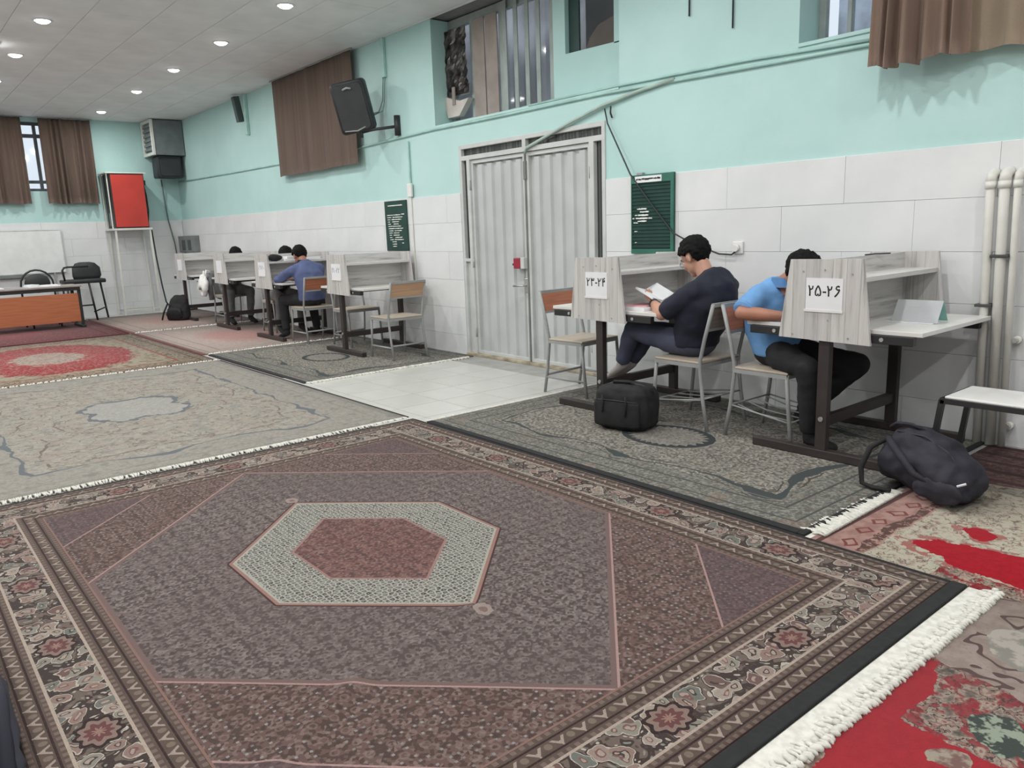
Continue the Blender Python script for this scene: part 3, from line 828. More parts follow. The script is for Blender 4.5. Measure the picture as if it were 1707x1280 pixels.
b = MB(); b.box(-5.31, -4.84, 5.275, 5.28, 2.87, ZC); b.build('pane', GLASS, w2)
b = MB(); b.prism([(-5.30, 2.87), (-4.84, 2.87), (-4.84, 3.14), (-5.12, 3.08), (-5.22, 3.0)], 'y', 5.32, 5.34)
b.build('cardboard', mat('brown_cardboard', C(112, 96, 88), 0.8), w2)
b = MB(); b.box(-5.5, -4.7, 5.55, 5.6, 2.6, 4.0); b.build('dark_room_sheet', mat('dark_room_backing', C(72, 70, 76), 0.9), w2)  # dark sheet standing in for the dark room behind the pane
# ---- window_3 behind the near curtain
w3 = struct(thing('window_3', None, None), 'window partly covered by the near taupe curtain')
b = MB()
for (x0, x1, z0, z1) in ((-2.98, -2.93, 2.47, ZC), (-2.78, -2.75, 2.5, ZC), (-2.58, -2.52, 2.5, ZC), (-1.9, -1.84, 2.5, ZC), (-0.95, -0.9, 2.47, ZC), (-2.98, -0.9, 2.47, 2.52)):
    b.box(x0, x1, 5.24, 5.29, z0, z1, 0.004)
b.build('frame', FRG, w3)
b = MB(); b.box(-2.93, -0.95, 5.27, 5.274, 2.5, ZC-0.01); b.build('pane', GLASS, w3)
# ---- window_4 in the far wall
w4 = struct(thing('window_4', None, None), 'bright window between the curtains of the far wall')
b = MB()
for (y0, y1, z0, z1) in ((1.0, 1.06, 2.28, 3.46), (3.14, 3.2, 2.28, 3.46), (1.0, 3.2, 2.28, 2.33), (1.0, 3.2, 3.41, 3.46), (2.66, 2.71, 2.3, 3.44), (1.8, 1.85, 2.3, 3.44), (1.0, 3.2, 3.2, 3.26), (1.0, 3.2, 2.42, 2.47)):
    b.box(XF-0.16, XF-0.11, y0, y1, z0, z1, 0.004)
b.build('frame', mat('dark_window_frame', C(88, 96, 102), 0.5), w4)
b = MB(); b.box(XF-0.14, XF-0.136, 1.05, 3.15, 2.3, 3.44); b.build('pane', GLASS, w4)

# ---- door_1 : white double door of ribbed steel with glazed transom and side slits
d1 = struct(thing('door_1', None, None, (0, 0, 0)), 'white ribbed steel double door')
b = MB(); Y0, Y1 = YR-0.012, YR+0.09
for (x0, x1, z0, z1) in ((-6.84, -6.80, 0, 2.21), (-4.78, -4.74, 0, 2.21), (-6.84, -4.74, 2.17, 2.21), (-6.84, -4.74, 2.055, 2.10), (-5.82, -5.77, 2.06, 2.2), (-6.715, -6.665, 0, 2.06), (-4.93, -4.875, 0, 2.06), (-6.84, -6.66, 1.015, 1.045), (-4.93, -4.74, 1.015, 1.045)):
    b.box(x0, x1, Y0, Y1, z0, z1, 0.003)
b.box(-6.80, -6.715, Y0+0.03, Y0+0.05, 0, 1.02); b.box(-4.875, -4.78, Y0+0.03, Y0+0.05, 0, 1.02)
b.build('frame', DOORF, d1)
for x0, x1 in ((-6.80, -5.82), (-5.77, -4.78)):
    b = MB(); b.box(x0, x1, YR+0.03, YR+0.036, 2.10, 2.17); b.build('transom_pane', DGLASS, d1)
for x0, x1 in ((-6.80, -6.715), (-4.875, -4.78)):
    b = MB(); b.box(x0, x1, YR+0.03, YR+0.036, 1.04, 2.06); b.build('side_pane', DGLASS, d1)
def leaf(x0, x1):
    b = MB(); yf = YR+0.02
    for (a, c, z0, z1) in ((x0, x0+0.035, 0.03, 2.05), (x1-0.035, x1, 0.03, 2.05), (x0, x1, 0.03, 0.065), (x0, x1, 2.015, 2.05)):
        b.box(a, c, yf-0.012, yf+0.03, z0, z1, 0.003)
    L = b.build('leaf', DOORF, d1)
    # trapezoid ribs
    b = MB(); prof = []; x = x0+0.035; p = 0.152; d = 0.024
    while x < x1-0.035:
        for u, y in ((0.0, d), (0.052, d), (0.068, 0.0), (0.136, 0.0)):
            if x+u <= x1-0.035: prof.append((x+u, yf+y))
        x += p
    prof.append((x1-0.035, yf))
    vs = [(b.bm.verts.new((q[0], q[1], 0.065)), b.bm.verts.new((q[0], q[1], 2.0))) for q in prof]
    for k in range(len(vs)-1): b.bm.faces.new((vs[k][0], vs[k+1][0], vs[k+1][1], vs[k][1]))
    b.box(x0+0.03, x1-0.03, yf+0.026, yf+0.03, 0.05, 2.03)
    b.build('ribbed_sheet', DOORW, L)
    return L
l1 = leaf(-6.665, -5.805); l2 = leaf(-5.79, -4.93)
b = MB()
for z in (0.26, 1.0, 1.80): b.cyl((-6.672, YR-0.004, z-0.05), (-6.672, YR-0.004, z+0.05), 0.011, 8); b.cyl((-4.925, YR-0.004, z-0.05), (-4.925, YR-0.004, z+0.05), 0.011, 8)
b.build('hinge', GREYST, d1)
b = MB(); b.box(-5.955, -5.855, YR-0.055, YR+0.008, 0.955, 1.06, 0.008); lk = b.build('lock', REDLOCK, l1)
b = MB(); b.box(-5.853, -5.80, YR-0.05, YR+0.008, 0.955, 1.065, 0.004); b.build('lock_case', DOORF, l1)
b = MB(); b.cyl((-5.985, YR-0.03, 0.995), (-5.95, YR-0.03, 0.995), 0.012, 10); b.build('key_knob', BLACKP, lk)
b = MB(); b.tube([(-5.83, YR+0.01, 0.79), (-5.83, YR-0.045, 0.79), (-5.86, YR-0.055, 0.79), (-5.96, YR-0.055, 0.785)], 0.011, 10); b.box(-5.85, -5.81, YR-0.0, YR+0.01, 0.72, 0.86, 0.004)
b.build('handle', CHROME, l1)
b = MB(); b.box(-5.806, -5.789, YR-0.004, YR+0.02, 0.03, 2.05); b.box(-5.815, -5.78, YR-0.01, YR+0.01, 1.80, 1.97, 0.004); b.build('meeting_strip', mat('grey_seal', C(120, 122, 120), 0.6), d1)  # plain grey strip over the gap between the two leaves
b = MB(); b.box(-6.84, -4.74, YR-0.03, YR+0.2, 0.0, 0.03, 0.005); b.build('threshold', mat('stained_threshold', C(160, 150, 130), 0.7, var=0.2, scale=8), d1)
b = MB(); b.box(-6.9, -4.7, YR+0.2, YR+0.22, 0, 2.4); struct(b.build('wall_passage', mat('dark_passage', C(60, 60, 60), 0.9)))

# ---------------------------------------------------------------- ceiling lamps
def downlight(x, y, grp):
    t = thing('downlight', None, 'ceiling light', (x, y, ZC), 0, grp)
    if 'm' not in downlight.__dict__:
        b = MB(); seg = 28; R = []
        for r, z in ((0.088, 0.0), (0.088, -0.006), (0.078, -0.010), (0.066, -0.006), (0.066, 0.0)):
            R.append([b.bm.verts.new((r*cos(2*pi*k/seg), r*sin(2*pi*k/seg), z)) for k in range(seg)])
        for i in range(len(R)-1):
            for k in range(seg): b.bm.faces.new((R[i][k], R[i][(k+1) % seg], R[i+1][(k+1) % seg], R[i+1][k]))
        o = b.build('rim', WHITE, t, True)
        b = MB(); rr_ = [[b.bm.verts.new((0.066*cos(a*pi/12)*cos(2*pi*k/seg), 0.066*cos(a*pi/12)*sin(2*pi*k/seg), -0.003-0.030*sin(a*pi/12))) for k in range(seg)] for a in range(6)]
        for i in range(5):
            for k in range(seg): b.bm.faces.new((rr_[i][k], rr_[i][(k+1) % seg], rr_[i+1][(k+1) % seg], rr_[i+1][k]))
        b.bm.faces.new(rr_[-1])
        q = b.build('lens', LENS, t, True)
        downlight.m = (o.data, q.data)
        L = bpy.data.lights.new('lamp', 'AREA'); L.shape = 'DISK'; L.size = 0.12; L.energy = LAMP_W; L.color = (1.0, 0.985, 0.955)
        downlight.l = L
    else:
        link('rim', downlight.m[0], t); link('lens', downlight.m[1], t)
    lo = bpy.data.objects.new('lamp', downlight.l); COL.objects.link(lo); lo.parent = t; lo.location = (0, 0, -0.038)
    return t
order = ['nearest the front', 'second', 'third', 'fourth', 'last']
LX = [-7.57, -9.33, -11.08, -12.88, -15.1]
for i, x in enumerate(LX):
    t = downlight(x, 3.53, 'downlights of the row by the door wall')
    t['label'] = 'lit round ceiling downlight, %s in the row beside the curtained wall' % order[i]
for i, x in enumerate([-9.31, -11.09, -12.91, -14.7]):
    t = downlight(x, 1.75, 'downlights of the middle row')
    t['label'] = 'lit round ceiling downlight, %s of the row over the middle of the hall' % order[i]
OUT = 'lit round ceiling downlight of the rows outside the picture'
for x in (-5.8, -4.03, -2.26, -0.5, 1.27): downlight(x, 3.53, 'downlights out of view')['label'] = OUT
for x in (-7.55, -5.8, -4.03, -2.26, -0.5, 1.27): downlight(x, 1.75, 'downlights out of view')['label'] = OUT
for y in (-0.03, -1.8):
    for x in (-14.7, -12.9, -11.1, -9.33, -7.55, -5.8, -4.03, -2.26, -0.5, 1.27):
        downlight(x, y, 'downlights out of view')['label'] = OUT
t = thing('tube_lamp', 'short bright tube lamp under the ceiling at the picture edge', 'ceiling light', (-10.62, 1.5, ZC))
b = MB(); b.box(-0.16, 0.16, -0.03, 0.03, -0.03, 0.0, 0.005); b.build('housing', WHITE, t)
b = MB(); b.tube([(-0.15, 0, -0.045), (0.15, 0, -0.045)], 0.016, 12); b.build('tube', LENS, t)

# ---------------------------------------------------------------- rugs
def rug(name, label, m, x0, x1, y0, y1, t=0.011, nx=2, ny=2, edge=None, shape=None, origin=None):
    cx, cy = origin or ((x0+x1)/2, (y0+y1)/2)
    b = MB(); vs = {}
    for i in range(nx+1):
        for j in range(ny+1):
            x, y = x0+(x1-x0)*i/nx, y0+(y1-y0)*j/ny
            z = t+(shape(x, y) if shape else 0.0)
            vs[i, j] = b.bm.verts.new((x-cx, y-cy, z))
    for i in range(nx):
        for j in range(ny):
            f = b.bm.faces.new((vs[i, j], vs[i+1, j], vs[i+1, j+1], vs[i, j+1])); f.smooth = True
    rim = [vs[i, 0] for i in range(nx)]+[vs[nx, j] for j in range(ny)]+[vs[i, ny] for i in range(nx, 0, -1)]+[vs[0, j] for j in range(ny, 0, -1)]
    low = [b.bm.verts.new((v.co.x, v.co.y, 0.001)) for v in rim]
    k = len(rim)
    for i in range(k): b.bm.faces.new((rim[i], low[i], low[(i+1) % k], rim[(i+1) % k]))
    b.bm.faces.new(low)
    o = b.build(name, m, None, False, (cx, cy, 0))
    for p in o.data.polygons: p.use_smooth = abs(p.normal.z) > 0.5
    return tag(o, label, 'rug')
def binding(r, parts, t=0.013):
    cx, cy = r.location.x, r.location.y
    b = MB()
    for (x0, x1, y0, y1) in parts: b.box(x0-cx, x1-cx, y0-cy, y1-cy, 0.001, t, 0.004)
    return b.build('edge_binding', RUGBLACK, r)
def fringe(r, p0, p1, out, length, step, lump=1.0, z=0.010, rope=False):
    """yarn tufts from p0 to p1 pointing along out"""
    c = Vector((r.location.x, r.location.y, 0)); p0 = Vector((*p0, z))-c; p1 = Vector((*p1, z))-c
    d = (p1-p0); L = d.length; d.normalize(); o = Vector((*out, 0)); b = MB(); s = 0.0
    rnd = random.Random(int(abs(p0.x*1000+p1.y*77)))
    while s < L:
        a = rnd.uniform(-0.5, 0.5); ln = length*rnd.uniform(0.7, 1.2); w = step*rnd.uniform(0.55, 0.8)*lump
        base = p0+d*s; dirv = (o+d*a).normalized()
        zz = rnd.uniform(0.5, 1.0)
        b.tube([base-o*0.012+Vector((0, 0, 0.001)), base+dirv*ln*0.35+Vector((0, 0, 0.003*zz*lump)), base+dirv*ln*0.75+d*rnd.uniform(-.3, .3)*w+Vector((0, 0, -0.002)), base+dirv*ln+d*rnd.uniform(-.5, .5)*w+Vector((0, 0, -0.005))],
               [w*0.5, w*0.62, w*0.6, w*0.25], 5)
        s += step*rnd.uniform(0.75, 1.15)
    if rope:
        n = int(L/0.028); pts = []
        for i in range(n+1):
            q = p0+d*(L*i/n); b.ell(q+o*0.012*(1 if i % 2 else -0.4)+Vector((0, 0, 0.006)), (0.014, 0.014, 0.008), None, 1)
    f = b.build('fringe', FRINGE, r); f['kind'] = 'stuff'
    return f

RIDGE = [(-1.72, 0.5), (-1.80, 0.66), (-1.985, 0.98), (-2.10, 1.5), (-2.07, 2.1), (-1.93, 2.5)]
def ridge(x, y):
    best = 9.0
    for (ax_, ay_), (bx_, by_) in zip(RIDGE, RIDGE[1:]):
        dx, dy = bx_-ax_, by_-ay_; q = max(0, min(1, ((x-ax_)*dx+(y-ay_)*dy)/(dx*dx+dy*dy)))
        best = min(best, (x-ax_-q*dx)**2+(y-ay_-q*dy)**2)
    h = 0.011*math.exp(-best/0.0016)*max(0, min(1, (2.7-y)/0.8))
    e = min(x+4.70, -1.06-x, y-0.13, 2.91-y)
    return (h+0.0035*mnoise.noise((x*1.6, y*1.6, 0.3)))*max(0, min(1, e/0.25))
main = rug('patterned_rug', 'large brown patterned rug with cream hexagon medallion in the foreground', rug_main(), -4.705, -1.045, 0.13, 2.91, 0.012, 150, 110, None, ridge)
main.location = (-2.875, 1.52, 0)
for v in main.data.vertices: pass
binding(main, [(-1.045, -0.992, 0.13, 2.93)], 0.014)
b = MB(); b.box(-4.705+2.875, -1.045+2.875, 2.91-1.52, 2.925-1.52, 0.001, 0.014, 0.003); b.box(-4.73+2.875, -4.705+2.875, 0.13-1.52, 2.925-1.52, 0.001, 0.012, 0.003)
b.build('dark_selvedge', RUGBLACK, main)
GR = rug_green()
gr = rug('patterned_rug', 'grey green rug with dark cog ring under the two near study carrels', GR, -4.565, -1.675, 2.985, 4.93, 0.012, 60, 40, None, lambda x, y: 0.004*max(0, mnoise.noise((x*2.0, y*2.0, 5.0))))
binding(gr, [(-4.565, -1.675, 2.935, 2.985), (-1.675, -1.645, 2.935, 4.93)], 0.016)
fringe(gr, (-4.575, 2.95), (-4.575, 4.9), (-1, 0), 0.035, 0.016)
ga = rug('patterned_rug', 'grey green rug with dark ring under the carrel left of the white door', GR, -9.25, -6.66, 3.02, 4.93, 0.012, 30, 20)
ga.location.x = -7.955
binding(ga, [(-9.25, -6.66, 2.97, 3.02)], 0.015)
fringe(ga, (-6.65, 3.0), (-6.65, 4.85), (1, 0), 0.05, 0.022, 1.3)
fringe(ga, (-9.26, 3.0), (-9.26, 4.9), (-1, 0), 0.05, 0.03, 1.3)
be = rug('patterned_rug', 'pale beige rug with slate blue medallion left of the brown rug', rug_beige(), -8.72, -4.80, 0.17, 2.91, 0.012, 60, 40, None, lambda x, y: 0.003*mnoise.noise((x*1.5, y*1.5, 2.0)))
fringe(be, (-4.80, 0.18), (-4.80, 2.90), (1, 0), 0.042, 0.012, 1.3)
fringe(be, (-8.73, 0.18), (-8.73, 2.9), (-1, 0), 0.05, 0.03, 1.2)
b = MB(); b.box(-1.96, 1.96, 1.37, 1.395, 0.001, 0.013, 0.003); b.build('edge_binding', RUGBLACK, be)
ro = rug('patterned_rug', 'red and cream oval patterned rug in front of the orange desk', rug_redoval(), -12.42, -8.80, 0.17, 2.91, 0.011)
ma = rug('patterned_rug', 'faded maroon rug under the orange desk', rug_faded('rug_maroon', C(104, 70, 72), C(126, 78, 80), C(84, 44, 48), 1.7, 1.37), -15.9, -12.5, 0.17, 2.91, 0.011)
pk = rug('patterned_rug', 'faded pink and grey rug under the middle carrels', rug_faded('rug_pink', C(150, 138, 132), C(158, 116, 112), C(122, 112, 108), 1.52, 0.98), -12.38, -9.34, 2.97, 4.93, 0.011)
fringe(pk, (-12.39, 2.98), (-12.39, 4.9), (-1, 0), 0.05, 0.035, 1.3)
pk2 = rug('patterned_rug', 'faded pink grey rug at the far wall beneath the last carrel', rug_faded('rug_pink_far', C(140, 128, 122), C(150, 120, 114), C(118, 104, 100), 1.5, 0.98), -15.6, -12.46, 2.97, 4.93, 0.011)
b = MB(); b.box(-15.6-0, -9.34, 2.935, 2.965, 0.001, 0.012, 0.003)
tag(b.build('rug_edge_strip', mat('dark_red_strip', C(110, 62, 60), 0.95)), 'dark red woven strip between the red oval rug and the pink rugs', 'strip')
s1 = rug('patterned_rug', 'scarlet and cream flowered rug beneath the dark backpack', rug_scarlet('rug_scarlet_far', 1), -1.61, 1.6, 2.932, 4.93, 0.010, origin=(-1.61, 2.93))
fringe(s1, (-1.615, 3.0), (-1.60, 3.75), (-1, 0.15), 0.09, 0.013, 1.3)
b = MB(); b.box(-0.03, 0.004, 0.01, 0.9, 0.001, 0.006); b.build('woven_end', FRINGE, s1)
fringe(s1, (-1.585, 2.99), (-1.60, 3.72), (-1, 0.3), 0.05, 0.013, 1.2, 0.014)
s2 = rug('patterned_rug', 'scarlet and beige flowered rug in the lower right corner', rug_scarlet('rug_scarlet_near', 0), -0.90, 2.2, 0.1, 2.925, 0.010, origin=(-0.90, 2.95))
fringe(s2, (-0.895, 0.12), (-0.895, 2.95), (-1, 0.1), 0.050, 0.016, 1.0, 0.010, True)
fringe(s2, (-0.89, 0.12), (-0.89, 2.95), (1, 0.3), 0.018, 0.016, 1.1, 0.013)
b = MB(); b.box(-0.088, 0.004, -2.83, 0.0, 0.001, 0.006); b.build('woven_end', FRINGE, s2)

# ---------------------------------------------------------------- study carrels
def carrel(x, yf, yb, label, number=None, ink=INK, proto=None):
    t = thing('study_carrel', label, 'desk', (x, yf, 0), 0, 'study carrels along the door wall')
    D = yb-yf           # front post to rear post
    b = MB(); b.box(-0.43, 0.43, -0.028, 0.028, 0.014, 0.062, 0.004); b.build('foot', BROWNST, t)
    b = MB(); b.box(-0.43, 0.43, D-0.028, D+0.028, 0.014, 0.062, 0.004); b.build('foot', BROWNST, t)
    b = MB(); b.box(-0.032, 0.032, -0.022, 0.022, 0.06, 0.70, 0.003); b.build('post', BROWNST, t)
    b = MB(); b.box(-0.032, 0.032, D-0.022, D+0.022, 0.06, 0.70, 0.003); b.build('post', BROWNST, t)
    b = MB(); b.box(-0.02, 0.02, 0.02, D-0.02, 0.195, 0.255, 0.003); b.build('crossbar', BROWNST, t)
    b = MB()
    for y in (0.0, D): b.box(-0.47, 0.47, y-0.02, y+0.02, 0.692, 0.738, 0.003)
    b.box(-0.03, 0.03, 0, D, 0.692, 0.73); b.build('desk_frame', BLACKST, t)
    b = MB()
    for sx in (-1, 1):
        b.cyl((sx*0.31, -0.024, 0.715), (sx*0.31, -0.018, 0.715), 0.011, 10)
    b.cyl((0, -0.03, 0.24), (0, -0.02, 0.24), 0.014, 10); b.build('bolt', CHROME, t)
    for sx in (-1, 1):
        b = MB(); x0, x1 = sorted((sx*0.012, sx*0.505)); b.box(x0, x1, 0.0, D+0.05, 0.739, 0.762, 0.002); b.build('desktop', DESKTOP, t)
    def panel(y0):
        b = MB(); b.prism([(-0.265, 0.69), (0.265, 0.68), (0.205, 1.13), (-0.205, 1.125)], 'y', y0, y0+0.017)
        return b
    p = panel(-0.045); pan = p.build('end_panel', PALE, t)
    b = MB()
    for q in ((-0.2, 0.71), (0.16, 0.71), (-0.14, 1.06), (0.0, 1.07), (0.17, 1.05), (0.03, 0.80)): b.cyl((q[0]*0.9, -0.047, q[1]), (q[0]*0.9, -0.044, q[1]), 0.0055, 8)
    b.build('screw', GREYST, pan)
    p = panel(D+0.03); p.build('end_panel', PALE, t)
    b = MB(); b.box(-0.009, 0.009, -0.028, D+0.03, 0.755, 1.125); b.build('divider', PALEH, t)
    for sx in (-1, 1):
        b = MB(); x0, x1 = sorted((sx*0.009, sx*0.205)); b.box(x0, x1, -0.028, D+0.03, 1.008, 1.032); b.build('shelf', PALEH, t)
    # number sheet
    w, h = 0.105, 0.175
    b = MB(); b.box(-w, w, -0.0485, -0.0455, 0.85, 1.025); pa = b.build('number_sheet', PAPER, pan)
    b = MB(); b.box(-w-0.008, w+0.004, -0.0505, -0.0475, 0.842, 0.856); b.build('tape', WHITE, pa)
    if number: numerals(number, 0.057, ink, pa, (0.0, -0.0488, 0.957))
    return t
carrel(-2.165, 4.02, 4.86, 'study carrel numbered 25-26, nearest the white pipes', '25-26')
carrel(-3.845, 3.99, 4.80, 'study carrel numbered 23-24, just right of the white door', '23-24')
carrel(-7.98, 4.10, 4.86, 'study carrel with empty chairs just left of the white door', '21-22', GREYINK)
carrel(-9.97, 4.05, 4.83, 'study carrel where the person in slate blue sits', '19-20', GREYINK)
carrel(-11.78, 4.13, 4.86, 'study carrel second from the far wall, in front of the grey clad person')
carrel(-13.75, 4.16, 4.86, 'study carrel closest to the far wall, behind the small black backpack')

# ---------------------------------------------------------------- school chairs
def chair(label, loc, rotz, back=PLYO, seat=SEATW, frame=GREYST, rack=False, group='metal school chairs'):
    """origin under the rear left leg line, faces local +x; width along y"""
    t = thing('school_chair', label, 'chair', loc, rotz, group)
    w = 0.42; r = 0.0125
    for y in (0, w):
        b = MB(); b.tube([(0, y, 0.0), (-0.012+0.05, y, 0.20), (0.062, y, 0.40), (0.062, y, 0.46), (0.030, y, 0.60), (-0.032, y, 0.825)], r, 8); b.build('rear_leg', frame, t)
        b = MB(); b.tube([(0.462, y, 0.0), (0.435, y, 0.25), (0.42, y, 0.425)], r, 8); b.build('front_leg', frame, t)
    b = MB()
    for y in (0, w): b.bar((0.06, y, 0.425), (0.425, y, 0.425), 0.024)
    b.bar((0.42, 0, 0.425), (0.42, w, 0.425), 0.024); b.bar((0.065, 0, 0.425), (0.065, w, 0.425), 0.024)
    b.build('seat_frame', frame, t)
    b = MB(); b.box(0.055, 0.43, -0.008, w+0.008, 0.438, 0.452, 0.004); b.build('seat', seat, t)
    b = MB(); b.bar((-0.032, 0, 0.82), (-0.032, w, 0.82), 0.024); b.bar((0.016, 0, 0.66), (0.016, w, 0.66), 0.018); b.build('back_rail', frame, t)
    b = MB(); b.bm
    b.prism([(0.015-0.008, 0.668), (0.015+0.008, 0.668), (-0.026+0.008, 0.808), (-0.026-0.008, 0.808)], 'y', 0.012, w-0.012)
    bmesh.ops.recalc_face_normals(b.bm, faces=b.bm.faces); b.build('backrest', back, t)
    if rack:
        b = MB()
        for k in range(4):
            y = 0.05+k*0.107; b.tube([(0.06, y, 0.20), (0.2, y, 0.165), (0.44, y, 0.15)], 0.0045, 6)
        b.tube([(0.04, 0, 0.205), (0.05, w, 0.205)], 0.0055, 6); b.tube([(0.445, 0, 0.15), (0.445, w, 0.15)], 0.0055, 6)
        b.tube([(0.04, 0, 0.205), (0.445, 0, 0.15)], 0.0055, 6); b.tube([(0.04, w, 0.205), (0.445, w, 0.15)], 0.0055, 6)
        b.build('book_rack', frame, t)
    else:
        b = MB()
        for y in (0, w): b.tube([(0.03, y, 0.13), (0.447, y, 0.13)], 0.010, 6)
        b.tube([(0.03, 0, 0.15), (0.03, w, 0.15)], 0.010, 6); b.build('stretcher', frame, t)
    return t
FZ = 0.012
chair('empty metal school chair in front of the white door beside carrel 23-24', (-4.70, 4.20, FZ-0.002), radians(3))
chair('metal school chair under the person in navy', (-2.960, 4.46, FZ), pi, PLYG, rack=True)
chair('metal school chair under the person in light blue', (-2.84, 4.06, FZ), 0.0, rack=True)
chair('empty school chair with light plywood back at the carrel left of the door', (-7.06, 4.60, FZ), pi, PLYL)
chair('school chair in the dark space behind the carrel left of the door', (-8.78, 4.36, FZ), 0.0, PLYL)
chair('metal school chair under the person in slate blue', (-9.07, 4.58, FZ), pi)
chair('metal school chair under the person seen behind the slate blue one', (-10.98, 4.36, FZ), 0.0, PLYL)
chair('metal school chair with the white bag hung on its back', (-12.82, 4.30, FZ), 0.0, PLYL)
# black framed chair with white seat at the right edge
t = thing('low_chair', 'black framed chair with a white seat by the white pipes', 'chair', (-1.545, 4.02, 0.011))
for x, y, dx in ((0.0, 0.0, -0.05), (0.0, 0.36, -0.05)):
    b = MB(); b.bar((x+dx, y, 0), (x, y, 0.43), 0.026); b.build('front_leg', BLACKST, t)
for y in (0.0, 0.36):
    b = MB(); b.tube([(0.44, y, 0), (0.40, y, 0.43), (0.46, y, 0.83)], 0.0135, 8); b.build('rear_leg', BLACKST, t)
b = MB()
for y in (0.0, 0.36): b.bar((-0.005, y, 0.425), (0.41, y, 0.425), 0.026)
b.bar((0, 0, 0.425), (0, 0.36, 0.425), 0.026); b.bar((0.4, 0, 0.425), (0.4, 0.36, 0.425), 0.026); b.build('seat_frame', BLACKST, t)
b = MB(); b.box(0.006, 0.395, 0.01, 0.35, 0.432, 0.447, 0.004); b.build('seat', WHITE, t)
b = MB(); b.bar((0.435, 0, 0.66), (0.435, 0.36, 0.66), 0.02); b.box(0.435, 0.449, 0.01, 0.35, 0.68, 0.82, 0.003); b.build('backrest', BLACKST, t)

# ---------------------------------------------------------------- books and papers on the carrels
t = thing('tent_book', 'white book standing open like a tent on desk 26', 'book', (-1.86, 4.46, 0.762), radians(2))
b = MB(); b.prism([(-0.105, 0.0), (-0.100, 0.0), (0.004, 0.0)], 'x', 0, 0.001); b.bm.free()
b = MB()
b.bm.faces.new([b.bm.verts.new(v) for v in ((-0.125, -0.075, 0), (0.115, -0.075, 0), (0.115, 0, 0.115), (-0.125, 0, 0.115))])
bmesh.ops.solidify(b.bm, geom=b.bm.faces[:], thickness=0.006); b.build('cover', PAPER, t)
b = MB()
b.bm.faces.new([b.bm.verts.new(v) for v in ((-0.125, 0.002, 0.115), (0.115, 0.002, 0.115), (0.115, 0.075, 0), (-0.125, 0.075, 0))])
bmesh.ops.solidify(b.bm, geom=b.bm.faces[:], thickness=0.012); b.build('pages', TEAL, t)
b = MB(); b.box(-0.055, 0.01, -0.0315, -0.0305, 0.078, 0.083, rot=Matrix.Rotation(0.0, 4, 'X')); q = b.build('title', GREYINK, t); q.location = (0, 0.0, 0.002); q.rotation_euler.x = 0
q.location = (0.0, 0.0065, -0.006)
b = MB(); b.box(-0.13, 0.12, -0.082, 0.02, 0, 0.004, 0.001); tag(b.build('notebook', PAPER, None, False, (-1.88, 4.45, 0.7625)), 'thin white notebook lying under the tent book', 'notebook'); 
t.location.z = 0.767
b = MB(); b.tube([(0, 0, 0.004), (0.02, 0.09, 0.006), (0.05, 0.2, 0.004)], 0.004, 6); tag(b.build('pen', BLACKP, None, False, (-2.17, 4.42, 1.125)), 'dark pen lying on top of carrel 25-26', 'pen')
t = thing('book_pile', 'pile of loose sheets with a pink cover on desk 24', 'papers', (-3.62, 4.12, 0.762))
b = MB(); b.box(-0.12, 0.13, -0.08, 0.16, 0, 0.022, 0.002); b.build('sheets', PAPER, t)
b = MB(); b.box(-0.10, 0.10, -0.05, 0.17, 0.022, 0.029, 0.002, rot=0.15); b.build('cover', PINK, t)
b = MB(); b.box(-0.12, 0.12, -0.08, 0.08, 0, 0.012, 0.002, rot=0.2); tag(b.build('notebook', PAPER, None, False, (-9.72, 4.2, 0.7625)), 'white notebook on the desk before the person in slate blue', 'notebook')
for k, (dy, w) in enumerate(((0.0, 0.2), (0.02, 0.18))):
    b = MB(); b.box(-0.07, 0.07, -w/2, w/2, 0, 0.028, 0.002); o = b.build('book', PAPER, None, False, (-9.86, 4.36+dy, 1.0325+k*0.0285))
    tag(o, ['lower white book of the pair on the carrel shelf beside the dark pouch', 'upper white book of the pair on the carrel shelf beside the dark pouch'][k], 'book', 'white books on the carrel shelf')
b = MB(); b.ell((0, 0, 0.045), (0.055, 0.10, 0.045)); o = b.build('pouch', BLACKC, None, True, (-9.87, 4.15, 1.033)); crumple(o, 0.01, 14); tag(o, 'dark pouch on the shelf of the carrel with the slate blue person', 'pouch')
b = MB(); b.box(-0.07, 0.07, -0.10, 0.10, 0, 0.03, 0.002); tag(b.build('book', PAPER, None, False, (-9.86, 4.66, 1.0325)), 'white book alone at the wall end of that carrel shelf', 'book')

